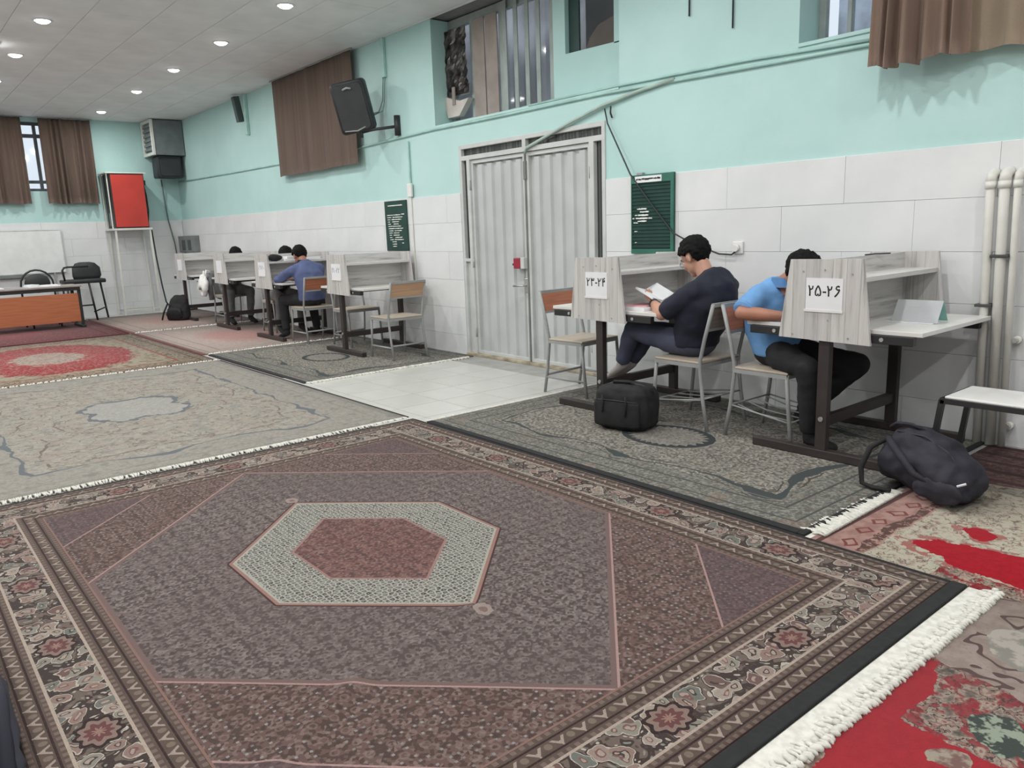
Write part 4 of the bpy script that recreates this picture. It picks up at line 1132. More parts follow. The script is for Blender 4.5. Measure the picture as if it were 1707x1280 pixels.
# ---------------------------------------------------------------- letter boards on the dado
def letterboard(label, x0, x1, z0, z1, framed, rows, strip):
    t = thing('letter_board', label, 'notice board', ((x0+x1)/2, YR-0.014, z0)); w = (x1-x0)/2; h = z1-z0
    b = MB(); b.box(-w, w, -0.016, 0, 0, h, 0.003); b.build('felt_panel', GREENB, t)
    if framed:
        b = MB(); f = 0.03
        for (a, c, d, e) in ((-w, -w+0.008, 0, h), (w-f, w, 0, h), (-w, w, 0, f*1.2), (-w, w, h-f*2.2, h)): b.box(a, c, -0.026, -0.012, d, e, 0.003)
        b.build('frame', GREENF, t)
        for k in range(18):
            z = f*1.2+0.012+k*(h-f*3.4-0.01)/18.0
            b = MB(); b.box(-w+0.01, w-f, -0.0225, -0.015, z, z+0.0115, 0.002); b.build('slat', GREENB, t)
        b = MB(); b.box(-w+0.05, w-0.115, -0.032, -0.026, h-0.062, h-0.012); s = b.build('title_strip', PAPER, t)
        rnd = random.Random(4); b = MB(); x = -w+0.062
        while x < w-0.13:
            l = rnd.uniform(0.006, 0.02); b.box(x, x+l, -0.0335, -0.0318, h-0.04+rnd.uniform(-.003, .003), h-0.032+rnd.uniform(-.002, .004)); x += l+rnd.uniform(.002, .007)
        b.build('lettering', INK, s)
        b = MB(); b.box(-w+0.065, -w+0.125, -0.03, 0.005, h-0.002, h+0.018, 0.003); b.build('hanger', GREYST, t)
    rnd = random.Random(9)
    for (z, spans, s) in rows:
        b = MB()
        for a, c in spans:
            x = a
            while x < c:
                l = min(rnd.uniform(0.008, 0.022)*s, c-x+0.004)
                b.box(x, x+l, -0.029 if framed else -0.021, -0.02 if framed else -0.0155, z-0.005*s*rnd.uniform(.7, 1.2), z+0.005*s*rnd.uniform(.6, 1.3)); x += l+rnd.uniform(0.001, 0.004)
        b.build('lettering', LETTER, t)
    return t
letterboard('green framed letter board right of the white door', -4.425, -3.985, 1.105, 1.735, True,
            [(0.360, [(-0.15, -0.06)], 1.0), (0.336, [(-0.12, -0.035)], 1.0), (0.31, [(-0.175, -0.15), (-0.14, -0.04)], 1.0), (0.285, [(-0.20, -0.18), (-0.165, -0.045), (-0.03, 0.0)], 1.0), (0.262, [(-0.145, -0.055)], 1.0), (0.250, [(-0.19, -0.15)], 0.7), (0.18, [(-0.18, -0.155)], 0.6), (0.09, [(-0.175, -0.165)], 0.6)], True)
rows = []
for k in range(15):
    a = -0.19+0.004*k; c = 0.10+0.05*sin(k*1.3)
    rows.append((0.42-k*0.0262, [(a, a+0.07+0.03*cos(k)), (a+0.11+0.02*sin(k*2), c)] if k < 12 else [(a+0.04, a+0.13)], 0.75))
rows.append((0.53, [(-0.16, 0.16)], 0.9)); rows.append((0.425, [(0.13, 0.19)], 0.9)); rows.append((0.09, [(0.12, 0.15)], 0.9))
letterboard('frameless dark green letter board with many white lines above the carrel left of the door', -8.39, -7.90, 1.13, 1.715, False, rows, False)

# ---------------------------------------------------------------- curtains
def curtain(label, p0, p1, z0, z1, nrm, folds, amp, hem, m, seed, flare=0.0, group=None):
    """pleated cloth from p0 to p1 with real folds, hung on a rod"""
    t = thing('curtain', label, 'curtain', (p0[0], p0[1], z1), 0, group)
    d = Vector((p1[0]-p0[0], p1[1]-p0[1], 0)); L = d.length; d.normalize(); n = Vector((*nrm, 0)); rnd = random.Random(seed)
    nu, nv = folds*10, 14; b = MB(); ph = [rnd.uniform(0, 6.3) for _ in range(4)]
    def P(u, v):
        q = u*folds*2*pi
        a = sin(q+0.7*sin(q*0.31+ph[0])*2+ph[1])*(0.75+0.35*sin(q*0.23+ph[2]))
        a = a*amp*(0.55+0.45*v)
        s = u*L+0.25*amp*sin(q*0.5+ph[3])*v + (u-0.5)*flare*v
        z = -(z1-z0)*v - (hem*(0.6*sin(q*0.21+ph[1])+0.5*sin(q*0.5+ph[0]))*v**3)
        return d*s+n*(a+0.012)+Vector((0, 0, z))
    G = [[b.bm.verts.new(P(i/nu, j/nv)) for j in range(nv+1)] for i in range(nu+1)]
    for i in range(nu):
        for j in range(nv):
            b.bm.faces.new((G[i][j], G[i+1][j], G[i+1][j+1], G[i][j+1])).smooth = True
    bmesh.ops.solidify(b.bm, geom=b.bm.faces[:], thickness=0.004)
    o = b.build('cloth', m, t, True)
    b = MB(); r0 = n*0.012+Vector((0, 0, 0.008)); b.tube([r0-d*0.04, r0+d*(L+0.04)], 0.010, 8); b.build('rod', GREYST, t)
    return t
curtain('flat taupe curtain on the mint wall behind the wall loudspeaker', (-11.2, YR-0.085), (-8.85, YR-0.085), 2.2, 3.52, (0, -1), 7, 0.018, 0.004, CURT, 3)
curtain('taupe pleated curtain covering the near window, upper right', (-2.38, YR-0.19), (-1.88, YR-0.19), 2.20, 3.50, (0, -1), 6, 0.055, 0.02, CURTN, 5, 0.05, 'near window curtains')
curtain('lighter beige half of the near window curtain, top right corner', (-1.95, YR-0.10), (-1.0, YR-0.10), 2.22, 3.50, (0, -1), 5, 0.04, 0.015, CURTL, 8, 0.0, 'near window curtains')
curtain('taupe curtain left of the bright window gap on the far wall', (XF+0.12, 1.25), (XF+0.12, 2.46), 2.06, 3.51, (1, 0), 9, 0.045, 0.01, CURT, 11, 0.0, 'far wall curtains')
curtain('taupe curtain right of the bright window gap on the far wall', (XF+0.12, 2.72), (XF+0.12, 3.54), 2.06, 3.51, (1, 0), 8, 0.045, 0.01, CURT, 13, 0.0, 'far wall curtains')

# ---------------------------------------------------------------- wall loudspeaker on its bracket
t = thing('loudspeaker', 'black loudspeaker on a wall bracket above the mint conduit', 'speaker', (-8.42, 4.68, 2.80))
Mx = Matrix.Rotation(radians(48), 4, 'Z') @ Matrix.Rotation(radians(14), 4, 'X') @ Matrix.Rotation(radians(-9), 4, 'Y')
sp = MB(); sp.loft([((0, -0.16, 0), (0.20, 0, 0), (0, 0, 0.28)), ((0, -0.14, 0), (0.225, 0, 0), (0, 0, 0.305)), ((0, 0.0, 0), (0.215, 0, 0), (0, 0, 0.295)), ((0, 0.16, 0), (0.13, 0, 0), (0, 0, 0.22))], 4)
sp.bm.free()
def rr(w, h, y, r=0.05, seg=5):
    out = []
    for cx, cz, a0 in ((w-r, h-r, 0), (-w+r, h-r, 90), (-w+r, -h+r, 180), (w-r, -h+r, 270)):
        for k in range(seg+1):
            a = radians(a0+90*k/seg); out.append((cx+r*cos(a), y, cz+r*sin(a)))
    return out
def rings(b, R, smooth=True):
    R = [[b.bm.verts.new(p) for p in r] for r in R]; n = len(R[0])
    for i in range(len(R)-1):
        for k in range(n): b.bm.faces.new((R[i][k], R[i][(k+1) % n], R[i+1][(k+1) % n], R[i+1][k])).smooth = smooth
    b.bm.faces.new(R[0]); b.bm.faces.new(R[-1][::-1])
b = MB(); rings(b, [rr(0.19, 0.275, -0.15), rr(0.20, 0.285, -0.13), rr(0.20, 0.285, 0.0), rr(0.13, 0.23, 0.15)])
sb = b.build('cabinet', BLACKP, t, True); sb.matrix_local = Mx
b = MB(); rings(b, [rr(0.165, 0.25, -0.158), rr(0.175, 0.26, -0.148)]); b.build('grille', mat('dark_grille', C(52, 53, 56), 0.6, bump=0.6, bscale=500), sb)
b = MB(); b.tube([(-0.05, -0.163, 0.20), (0, -0.170, 0.215), (0.05, -0.163, 0.20)], 0.012, 8); b.build('handle', GREYST, sb)
b = MB(); b.tube([(-0.15, -0.152, -0.24), (0, -0.162, -0.258), (0.1, -0.155, -0.23)], 0.008, 8); b.build('trim', GREYST, sb)
b = MB(); b.tube([(0.08, 0.02, -0.30), (0.2, 0.12, -0.275), (0.42, 0.28, -0.26)], 0.018, 8); b.cyl((0.08, 0.02, -0.36), (0.08, 0.02, -0.24), 0.02, 8); b.cyl((0.43, 0.295, -0.36), (0.43, 0.295, -0.14), 0.036, 12); b.build('bracket', BLACKP, t)
# ---------------------------------------------------------------- conduits, cables, boxes on the right wall
def conduit(name, label, pts, r, m, cat='conduit', seg=8):
    b = MB(); b.tube(pts, r, seg); return tag(b.build(name, m, None, True), label, cat)
y = YR-0.012
pts = [(x, y, z) for x, z in ((-16.1, 2.45), (-13, 2.415), (-11.3, 2.40), (-9.0, 2.395), (-7.3, 2.425), (-6.2, 2.42), (-4.8, 2.425), (-3.1, 2.39), (-1.6, 2.37), (0, 2.36))]
conduit('wall_conduit', 'lower mint painted conduit running along the right wall', pts, 0.013, MINTPIPE)
conduit('wall_conduit', 'upper mint painted conduit on the sill of the barred window', [(-5.7, y, 2.458), (-4.6, y, 2.462), (-3.4, y, 2.445), (-2.4, y, 2.405)], 0.010, MINTPIPE)
conduit('diagonal_tube', 'pale tube rising diagonally from the door transom to the conduit', [(-5.76, YR-0.03, 2.03), (-5.73, YR-0.03, 2.085), (-5.2, YR-0.03, 2.225), (-4.76, YR-0.03, 2.325), (-4.36, YR-0.025, 2.385), (-4.0, YR-0.02, 2.42)], 0.014, mat('pale_green_tube', C(168, 188, 180), 0.5), 'tube')
conduit('black_cable', 'thin black cable sagging across the letter board to the socket', [(-4.72, YR-0.03, 2.30), (-4.69, YR-0.03, 2.18), (-4.42, YR-0.05, 1.745), (-4.2, YR-0.05, 1.50), (-3.98, YR-0.05, 1.27), (-3.8, YR-0.045, 1.185), (-3.55, YR-0.04, 1.105), (-3.44, YR-0.04, 1.10), (-3.40, YR-0.03, 1.135)], 0.0062, CABLE, 'cable')
conduit('cable_hook', 'short dark hook beside the top corner of the door', [(-4.655, YR-0.01, 2.22), (-4.655, YR-0.03, 2.26), (-4.65, YR-0.03, 2.31)], 0.007, CABLE, 'hook')
t = thing('wall_socket', 'white socket with a plug on the dado right of the letter board', 'socket', (-3.4, YR-0.012, 1.15))
b = MB(); b.box(-0.045, 0.045, -0.016, 0, -0.045, 0.045, 0.006); b.build('face_plate', WHITE, t)
b = MB(); b.tube([(0, -0.014, 0), (0, -0.05, -0.004)], 0.024, 12); b.build('plug', WHITE, t)
t = thing('vertical_trunking', 'pale mint trunking above the wall loudspeaker with two hanging leads', 'trunking', (-8.22, YR-0.002, 2.76))
b = MB(); b.box(-0.035, 0.035, -0.035, 0, 0.35, 0.78, 0.004); b.build('channel', MINTPIPE, t)
b = MB(); b.tube([(-0.02, -0.02, 0.36), (-0.03, -0.04, 0.1), (-0.1, -0.06, -0.02), (-0.2, -0.12, -0.04)], 0.006, 6); b.tube([(0.02, -0.02, 0.36), (0.0, -0.04, 0.08), (-0.02, -0.05, -0.02), (-0.16, -0.12, -0.06)], 0.006, 6); b.build('lead', mat('grey_green_lead', C(110, 140, 132), 0.5), t)
t = thing('junction_box', 'small white junction box beside the far letter board', 'box', (-7.80, YR-0.014, 1.74))
b = MB(); b.box(-0.04, 0.045, -0.03, 0, 0, 0.15, 0.008); b.build('cover', WHITE, t)
b = MB(); b.box(-0.012, 0.012, -0.012, 0.004, 0.15, 0.62, 0.003); b.build('riser', MINTPIPE, t)
b = MB(); b.box(-0.012, 0.014, -0.014, 0.0, -1.0, 0.0, 0.003); b.build('drop', PIPEW, t)
t = thing('wall_bracket_lamp', 'dark narrow bracket high on the mint wall left of the flat curtain', 'bracket', (-12.5, YR-0.02, 3.08))
b = MB(); b.box(-0.07, 0.03, -0.10, 0, 0.06, 0.44, 0.01, rot=Matrix.Rotation(radians(8), 4, 'X')); b.build('housing', mat('dark_grey_housing', C(62, 78, 76), 0.5), t)
b = MB(); b.box(0.05, 0.13, -0.03, 0.02, -0.15, 0.46, 0.006); b.build('channel', MINTPIPE, t)
for x, z, l in ((-3.87, 2.84, 'first thin dark wire end hanging high on the mint wall right of the door'), (-3.49, 2.68, 'second thin dark wire end hanging high on the mint wall, closer to the near window')):
    conduit('hanging_wire', l, [(x, YR-0.01, ZC), (x, YR-0.012, z)], 0.006, CABLE, 'wire', 6)
t = thing('meter_box', 'grey metal wall box with dark openings above the last carrel', 'box', (-15.7, YR-0.006, 1.12))
b = MB(); b.box(-0.55, 0.42, -0.12, 0, 0, 0.30, 0.006); b.build('case', GREYBOX, t)
for x in (-0.18, 0.16):
    b = MB(); b.box(x-0.09, x+0.09, -0.126, -0.118, 0.03, 0.22); b.build('opening', mat('dark_opening', C(70, 78, 82), 0.6), t)
# heating pipes in the near corner
for k, (x, xb, r, l) in enumerate(((-1.725, -1.685, 0.024, 'leftmost'), (-1.655, -1.615, 0.027, 'middle'), (-1.59, -1.555, 0.019, 'rightmost'))):
    t = thing('heating_pipe', '%s of the three white upright pipes on the right wall' % l, 'pipe', (x, YR-0.075, 0.011), 0, 'white upright pipes')
    b = MB(); b.tube([(xb-x, 0, 0), (0, 0, 1.50), (0, 0.012, 1.535), (0, 0.05, 1.55), (0, 0.062, 1.55)], r, 14); b.build('tube', PIPEW, t, True)
    b = MB(); b.cyl((0, 0, 1.46), (0, 0.0, 1.50), r*1.22, 14); b.tube([(0, 0.0, 1.49), (0, 0.012, 1.535), (0, 0.05, 1.548), (0, 0.06, 1.548)], r*1.16, 14); b.build('elbow', PIPEW, t, True)
    if k < 2:
        z = (0.80, 1.08)[k]; xx = (xb-x)*(1-z/1.5)
        b = MB(); b.box(xx-r-0.02, xx+r+0.02, -r-0.006, 0.055, z, z+0.018, 0.004); b.build('clamp', mat('dark_clamp', C(70, 70, 70), 0.5), t)
for z, l in ((0.63, 'upper round white pipe stub on the right wall beside the upright pipes'), (0.13, 'lower round white pipe stub on the right wall near the floor')):
    t = thing('pipe_stub', l, 'pipe', (-1.535, YR-0.012, z), 0, 'pipe stubs by the upright pipes')
    b = MB(); b.cyl((0, 0, 0), (0, -0.045, 0), 0.022, 14); b.build('collar', PIPEW, t)
    b = MB(); b.cyl((0, -0.045, 0), (0, -0.07, 0), 0.014, 12); b.build('cap', CHROME, t)
# foil and paper stuck in the barred window
t = thing('foil_sheet', 'dark crumpled foil sheet covering the left of the barred window', 'foil', (-7.18, 5.19, 3.1))
b = MB(); nx, nz = 16, 18; rnd = random.Random(3)
G = [[b.bm.verts.new((-0.30+0.60*i/nx, -0.03*abs(mnoise.noise((i*0.37, j*0.33, 1.0)))-0.02*rnd.random(), -0.33+0.66*j/nz)) for j in range(nz+1)] for i in range(nx+1)]
for i in range(nx):
    for j in range(nz): b.bm.faces.new((G[i][j], G[i+1][j], G[i+1][j+1], G[i][j+1]))
bmesh.ops.solidify(b.bm, geom=b.bm.faces[:], thickness=0.002); b.build('sheet', FOIL, t)
b = MB(); b.box(-0.31, 0.31, 0.005, 0.012, -0.345, -0.24); b.build('backing_strip', GREYBOX, t)
t = thing('paper_cone', 'pale tapered paper holder at the foot of the barred window', 'paper holder', (-7.1, 5.2, 2.545))
b = MB(); b.prism([(-0.12, 0.0), (0.08, 0.0), (0.26, 0.16), (0.10, 0.15), (-0.16, 0.22), (-0.22, 0.22)], 'y', -0.05, 0.02); b.build('body', mat('pale_card', C(196, 190, 184), 0.7), t)
b = MB(); b.box(-0.02, 0.03, -0.06, -0.048, 0.12, 0.30); b.build('strap', BARM, t)

# ---------------------------------------------------------------- far end furniture
t = thing('front_desk', 'long desk with an orange front panel and dark frame on the left', 'desk', (-14.2, 1.15, 0.011))
b = MB(); b.box(-0.62, 0.06, -1.45, 1.52, 0.655, 0.68, 0.004); b.build('desktop', mat('grey_brown_desktop', C(150, 142, 138), 0.4), t)
b = MB(); b.box(-0.0, 0.02, -1.4, 1.49, 0.10, 0.555, 0.004); b.build('front_panel', DESKO, t)
b = MB(); b.box(-0.58, 0.04, -1.43, 1.50, 0.60, 0.654, 0.004); b.build('apron', BLACKST, t)
for yy in (-1.4, 1.48):
    for x in (-0.54, 0.0):
        b = MB(); b.bar((x, yy, 0.0), (x, yy, 0.61), 0.045); b.build('leg', BLACKST, t)
b = MB(); b.box(-0.58, 0.08, 1.45, 1.51, 0.0, 0.04, 0.004); b.build('foot', BLACKST, t)
for k, (yy, w, h, rz, l) in enumerate(((1.35, 0.55, 0.03, 0.06, 'white papers spread over the middle of the orange desk'), (2.2, 0.42, 0.025, -0.1, 'white papers near the right end of the orange desk'), (2.0, 0.16, 0.045, 0.2, 'small white tissue heap between the papers of the orange desk'))):
    b = MB(); b.box(-0.13, 0.13, -w/2, w/2, 0, h*0.5, 0.002); b.box(-0.10, 0.11, -w*0.35, w*0.42, h*0.5, h, 0.002, rot=0.15)
    tag(b.build('papers', PAPER, None, False, (-14.45+0.05*k, yy, 0.6915), rz), l, 'papers')
t = thing('round_back_chair', 'black padded chair with an arched tube back behind the orange desk', 'chair', (-15.1, 2.2, 0.011))
b = MB(); b.tube([(0.0, -0.24, 0.0), (0.0, -0.24, 0.66)]+[(0.0, 0.24*-cos(a*pi/10), 0.68+0.25*sin(a*pi/10)) for a in range(1, 10)]+[(0.0, 0.24, 0.66), (0.0, 0.24, 0.0)], 0.016, 8); b.build('arch_frame', BLACKST, t)
b = MB(); b.ell((0.03, 0, 0.71), (0.045, 0.19, 0.16)); b.build('backrest', BLACKP, t, True)
b = MB(); b.box(-0.02, 0.44, -0.22, 0.22, 0.42, 0.48, 0.02); b.build('seat', BLACKP, t, True)
for yy in (-0.2, 0.2):
    b = MB(); b.bar((0.42, yy, 0), (0.40, yy, 0.43), 0.026); b.build('leg', BLACKST, t)
t = thing('tall_armchair', 'tall black armchair with padded back left of the red cabinet stand', 'chair', (-15.45, 2.98, 0.002), 0)
b = MB(); b.box(-0.22, 0.22, -0.36, 0.30, 0.66, 0.73, 0.02); b.build('seat', BLACKP, t, True)
b = MB(); b.loft([((0.0, 0.10, 0.70), (0, 0.20, 0), (0.05, 0, 0)), ((0.0, 0.11, 0.78), (0, 0.235, 0), (0.05, 0, 0)), ((0.0, 0.11, 0.92), (0, 0.225, 0), (0.045, 0, 0)), ((-0.01, 0.10, 1.0), (0, 0.16, 0), (0.04, 0, 0)), ((-0.01, 0.10, 1.02), (0, 0.08, 0), (0.02, 0, 0))], 20); q = b.build('backrest', BLACKP, t, True); q.location = (-0.16, -0.03, 0)
for x, yy in ((0.2, -0.32), (-0.2, -0.32), (0.2, 0.02), (-0.18, 0.28)):
    b = MB(); b.tube([(x*1.05, yy*1.0+(0.06 if yy > 0 else 0), 0), (x, yy, 0.67)], 0.017, 8); b.build('leg', BLACKST, t)
b = MB(); b.tube([(0.2, -0.32, 0.28), (0.2, 0.04, 0.28)], 0.013, 8); b.tube([(0.2, 0.05, 0.16), (-0.18, 0.33, 0.20)], 0.013, 8); b.build('stretcher', BLACKST, t)
for x in (0.2,):
    b = MB(); b.tube([(x, -0.34, 0.70), (x, -0.36, 0.90), (x, -0.33, 0.945), (x, -0.27, 0.955), (x-0.03, 0.05, 0.95)], 0.017, 8); b.build('armrest', BLACKST, t)
t = thing('whiteboard', 'white marker board leaning on the far wall left of the curtains gap', 'whiteboard', (XF+0.05, 2.05, 0.86), 0)
b = MB(); b.box(-0.015, 0.012, -0.85, 0.78, 0.0, 0.74, 0.003); b.build('board', mat('white_board_surface', C(226, 229, 229), 0.25, var=0.02), t)
b = MB()
for (a, c, d, e) in ((-0.86, 0.79, -0.012, 0.008), (-0.86, 0.79, 0.735, 0.75), (-0.86, -0.845, 0, 0.745), (0.775, 0.79, 0, 0.745)): b.box(-0.018, 0.018, a, c, d, e, 0.003)
b.build('frame', mat('pale_grey_edge', C(200, 204, 204), 0.4), t)
b = MB(); b.box(-0.01, 0.04, -0.8, 0.5, -0.07, -0.012, 0.004); b.build('tray', GREYBOX, t)
for yy in (-0.6, 0.6):
    b = MB(); b.bar((0.0, yy, -0.858), (0.0, yy, -0.01), 0.03); b.build('leg', GREYST, t)
# red fronted cabinet on a tall white stand
t = thing('cabinet_stand', 'tall white tube stand carrying the red cabinet', 'stand', (-15.9, 3.94, 0.002))
b = MB(); b.box(-0.27, 0.27, -0.36, 0.33, 1.555, 1.59, 0.003); b.build('top_tray', PIPEW, t)
for x in (-0.24, 0.24):
    for yy in (-0.30, 0.29):
        b = MB(); b.bar((x, yy*1.06, 0), (x, yy, 1.556), 0.03); b.build('leg', PIPEW, t)
b = MB(); b.bar((0.24, -0.3, 0.10), (0.24, 0.3, 0.10), 0.02); b.bar((-0.24, -0.3, 0.10), (-0.24, 0.3, 0.10), 0.02); b.build('stretcher', PIPEW, t)
t = thing('red_cabinet', 'red fronted black cabinet standing on the white stand', 'cabinet', (-15.9, 3.94, 1.594))
b = MB(); b.box(-0.25, 0.23, -0.29, 0.29, 0.0, 0.97, 0.006); b.build('body', mat('black_laminate', C(46, 44, 48), 0.5), t)
b = MB(); b.box(0.228, 0.25, -0.275, 0.275, 0.02, 0.95, 0.004); b.build('front', REDP, t)
b = MB(); b.box(-0.27, 0.26, -0.36, 0.32, 0.971, 0.99, 0.003); b.build('top_board', PIPEW, t)
b = MB()
for x in (-0.24, 0.2): b.bar((x, -0.33, 0.0), (x, -0.33, 0.97), 0.018)
b.build('side_rod', PIPEW, t)
b = MB(); b.box(-0.1, 0.1, -0.30, -0.289, 0.05, 0.28); b.build('side_plate', GREYBOX, t)
b = MB(); b.tube([(0.1, 0.30, 0.82), (0.12, 0.33, 0.6), (0.1, 0.34, 0.3), (0.1, 0.31, 0.1)], 0.014, 8); b.box(0.06, 0.14, 0.29, 0.34, 0.78, 0.86, 0.005); b.build('lead', BLACKP, t)
conduit('stand_cable', 'black cable trailing from the red cabinet down to the floor', [(-15.78, 4.29, 1.55), (-15.72, 4.30, 1.0), (-15.68, 4.33, 0.5), (-15.66, 4.36, 0.2), (-15.6, 4.45, 0.02), (-15.5, 4.5, 0.016)], 0.014, CABLE, 'cable')
# grey air duct box with vent and black loudspeaker in the corner
t = thing('air_vent_box', 'grey box with a white framed vent high in the far corner', 'vent', (-15.85, 4.72, 2.90))
b = MB(); b.box(-0.34, 0.30, -0.26, 0.27, 0.0, 0.625, 0.01); b.build('case', mat('slate_grey_case', C(112, 120, 122), 0.5), t)
b = MB()
for (a, c, d, e) in ((-0.32, 0.31, 0.0, 0.05), (-0.32, 0.31, 0.575, 0.63), (-0.32, -0.27, 0.0, 0.63), (0.25, 0.31, 0.0, 0.63)): b.box(a, c, -0.30, -0.255, d, e, 0.004)
b.build('vent_frame', PIPEW, t)
for k in range(6):
    b = MB(); b.box(-0.27, 0.25, -0.285, -0.262, 0.09+k*0.083, 0.13+k*0.083, 0.003); b.build('louvre', GREYBOX, t)
t = thing('corner_speaker', 'black loudspeaker hanging under the grey vent box in the far corner', 'speaker', (-15.85, 4.72, 2.50))
b = MB(); rings(b, [rr(0.20, 0.19, -0.22, 0.03), rr(0.215, 0.20, -0.18, 0.03), rr(0.20, 0.19, 0.2, 0.03)]); q = b.build('cabinet', BLACKP, t, False); q.rotation_euler.z = pi/2; q.location = (0.0, 0, 0.195)
b = MB(); rings(b, [rr(0.17, 0.16, -0.235, 0.03), rr(0.18, 0.17, -0.215, 0.03)]); b.build('grille', bpy.data.materials['dark_grille'], q)
conduit('corner_cable', 'grey cable running down the far corner below the loudspeaker', [(-16.1, 4.66, 2.49), (-16.17, 4.70, 2.1), (-16.165, 4.72, 1.75), (-16.13, 4.78, 1.3), (-16.12, 4.80, 1.0)], 0.012, mat('grey_cable', C(96, 112, 110), 0.5), 'cable')
b = MB(); b.tube([(-15.62, 4.6, 0.02), (-15.55, 4.75, 0.02), (-15.6, 4.9, 0.02)], 0.02, 8); tag(b.build('floor_trunking', BLACKP), 'short black floor trunking under the last carrel', 'trunking')

# ---------------------------------------------------------------- people
EYEW = mat('eye_white', C(226, 224, 220), 0.3); IRIS = mat('dark_iris', C(40, 28, 24), 0.3)
LIP = mat('lip_skin', C(170, 110, 100), 0.5)
def vx(*p): return Vector(p)
def person(label, loc, rotz, J, skin, shirt, trouser, sleeve=0.8, voxel=0.007, girth=1.0, collar=False, glasses=False, watch=False, socks=True, seed=1.0, sockm=None):
    sockm = sockm or SOCKB
    t = thing('person', label, 'person', loc, rotz)
    J = {k: (Vector(v) if isinstance(v, tuple) else v) for k, v in J.items()}
    p = radians(J['pitch'])
    R = Matrix(((cos(p), 0, sin(p)), (0, 1, 0), (-sin(p), 0, cos(p))))      # head frame: x face, y left, z crown
    H = J['head']; hm = R.to_4x4()
    def hp(f, s, u): return H+R@Vector((f, s, u))
    # ---- body: one closed skin
    b = MB()
    b.ell(hp(-0.014, 0, 0.028), (0.098, 0.078, 0.092), hm); b.ell(hp(0.026, 0, -0.035), (0.064, 0.060, 0.075), hm)
    b.ell(hp(0.060, 0, -0.092), (0.024, 0.028, 0.020), hm); b.ell(hp(0.094, 0, -0.026), (0.018, 0.0135, 0.016), hm)
    b.tube([hp(0.084, 0, 0.012), hp(0.100, 0, -0.022)], [0.008, 0.012], 8); b.ell(hp(0.074, 0, 0.022), (0.018, 0.052, 0.012), hm)
    b.ell(hp(0.081, 0, -0.060), (0.013, 0.024, 0.010), hm)
    for s in (-1, 1):
        b.ell(hp(-0.008, s*0.079, -0.008), (0.018, 0.010, 0.032), hm); b.ell(hp(0.052, s*0.038, -0.028), (0.03, 0.022, 0.026), hm)
    b.tube([J['neck']-Vector((0.0, 0, 0.06)), J['neck'], hp(-0.025, 0, -0.05)], [0.066, 0.058, 0.054], 14)
    b.tube([J['pelvis'], J['waist'], J['chest'], J['upper'], J['neck']], [0.10, 0.09, 0.10, 0.09, 0.06], 12)
    for k in 'lr':
        sh, el, wr = J['sho_'+k], J['elb_'+k], J['wri_'+k]; hd = Vector(J['hand_'+k]).normalized()
        b.tube([J['upper'], sh], [0.06, 0.05], 10); b.tube([sh, el], [0.046, 0.041], 12); b.ell(el, (0.042, 0.042, 0.042), None, 2)
        b.tube([el, el.lerp(wr, 0.35), wr], [0.041, 0.043, 0.027], 12)
        # hand: palm, four fingers of different length, thumb from the side
        nrm = Vector(J.get('palm_'+k, (0, 0, -1))).normalized(); ac = hd.cross(nrm).normalized()
        nrm = ac.cross(hd)
        c = wr+hd*0.052
        b.loft([(wr-hd*0.01, ac*0.026, nrm*0.019), (wr+hd*0.03, ac*0.036, nrm*0.016), (wr+hd*0.075, ac*0.041, nrm*0.014), (wr+hd*0.092, ac*0.038, nrm*0.011)], 12)
        curl = J.get('curl_'+k, 0.5)
        for i, (o, L) in enumerate(((-0.031, 0.066), (-0.0105, 0.076), (0.0105, 0.072), (0.031, 0.056))):
            q = wr+hd*0.086+ac*o; a = 0.15; pts = [q-hd*0.02]
            for sg in (0.45, 0.32, 0.23):
                pts.append(pts[-1]+(hd*cos(a)+nrm*sin(a))*(L*sg+(0.02 if len(pts) == 1 else 0))); a += curl
            b.tube(pts, [0.0088, 0.0086, 0.0078, 0.0066], 8)
        sd = -1 if J.get('thumb_'+k, 1) > 0 else 1
        q = wr+hd*0.03+ac*(0.03*sd)
        b.tube([q-ac*(0.012*sd), q+hd*0.022+ac*(0.02*sd)+nrm*0.008, q+hd*0.05+ac*(0.024*sd)+nrm*0.020, q+hd*0.068+ac*(0.018*sd)+nrm*0.028], [0.013, 0.0115, 0.0098, 0.0075], 8)
        hi, kn, an, to = J['hip_'+k], J['kne_'+k], J['ank_'+k], J['toe_'+k]
        b.tube([J['pelvis'], hi], 0.08, 10); b.tube([hi, kn], [0.066, 0.050], 12); b.ell(kn, (0.05, 0.05, 0.05), None, 2)
        b.tube([kn, kn.lerp(an, 0.35), an], [0.048, 0.049, 0.033], 12)
        fd = (to-an); fl = fd.length; fd.normalize(); up_ = Vector((0, 0, 1)); sdv = fd.cross(up_).normalized()
        heel = an-fd*0.03-up_*0.03
        b.loft([(heel, sdv*0.026, up_*0.026), (an+Vector((0, 0, -0.012)), sdv*0.034, up_*0.040), (an.lerp(to, 0.55)-up_*0.01, sdv*0.042, up_*0.028), (to, sdv*0.036, up_*0.016)], 12)
    body = b.build('body', skin, t)
    baked(body, [('REMESH', dict(mode='VOXEL', voxel_size=voxel, use_smooth_shade=True)), ('SMOOTH', dict(factor=0.5, iterations=3))])
    # ---- eyes, brows
    for s in (-1, 1):
        b = MB(); b.ell(hp(0.070, s*0.031, -0.003), (0.0125, 0.0135, 0.009), hm, 2); ey = b.build('eye', EYEW, t)
        b = MB(); b.ell(hp(0.0805, s*0.031, -0.003), (0.003, 0.006, 0.006), hm, 2); b.build('iris', IRIS, ey)
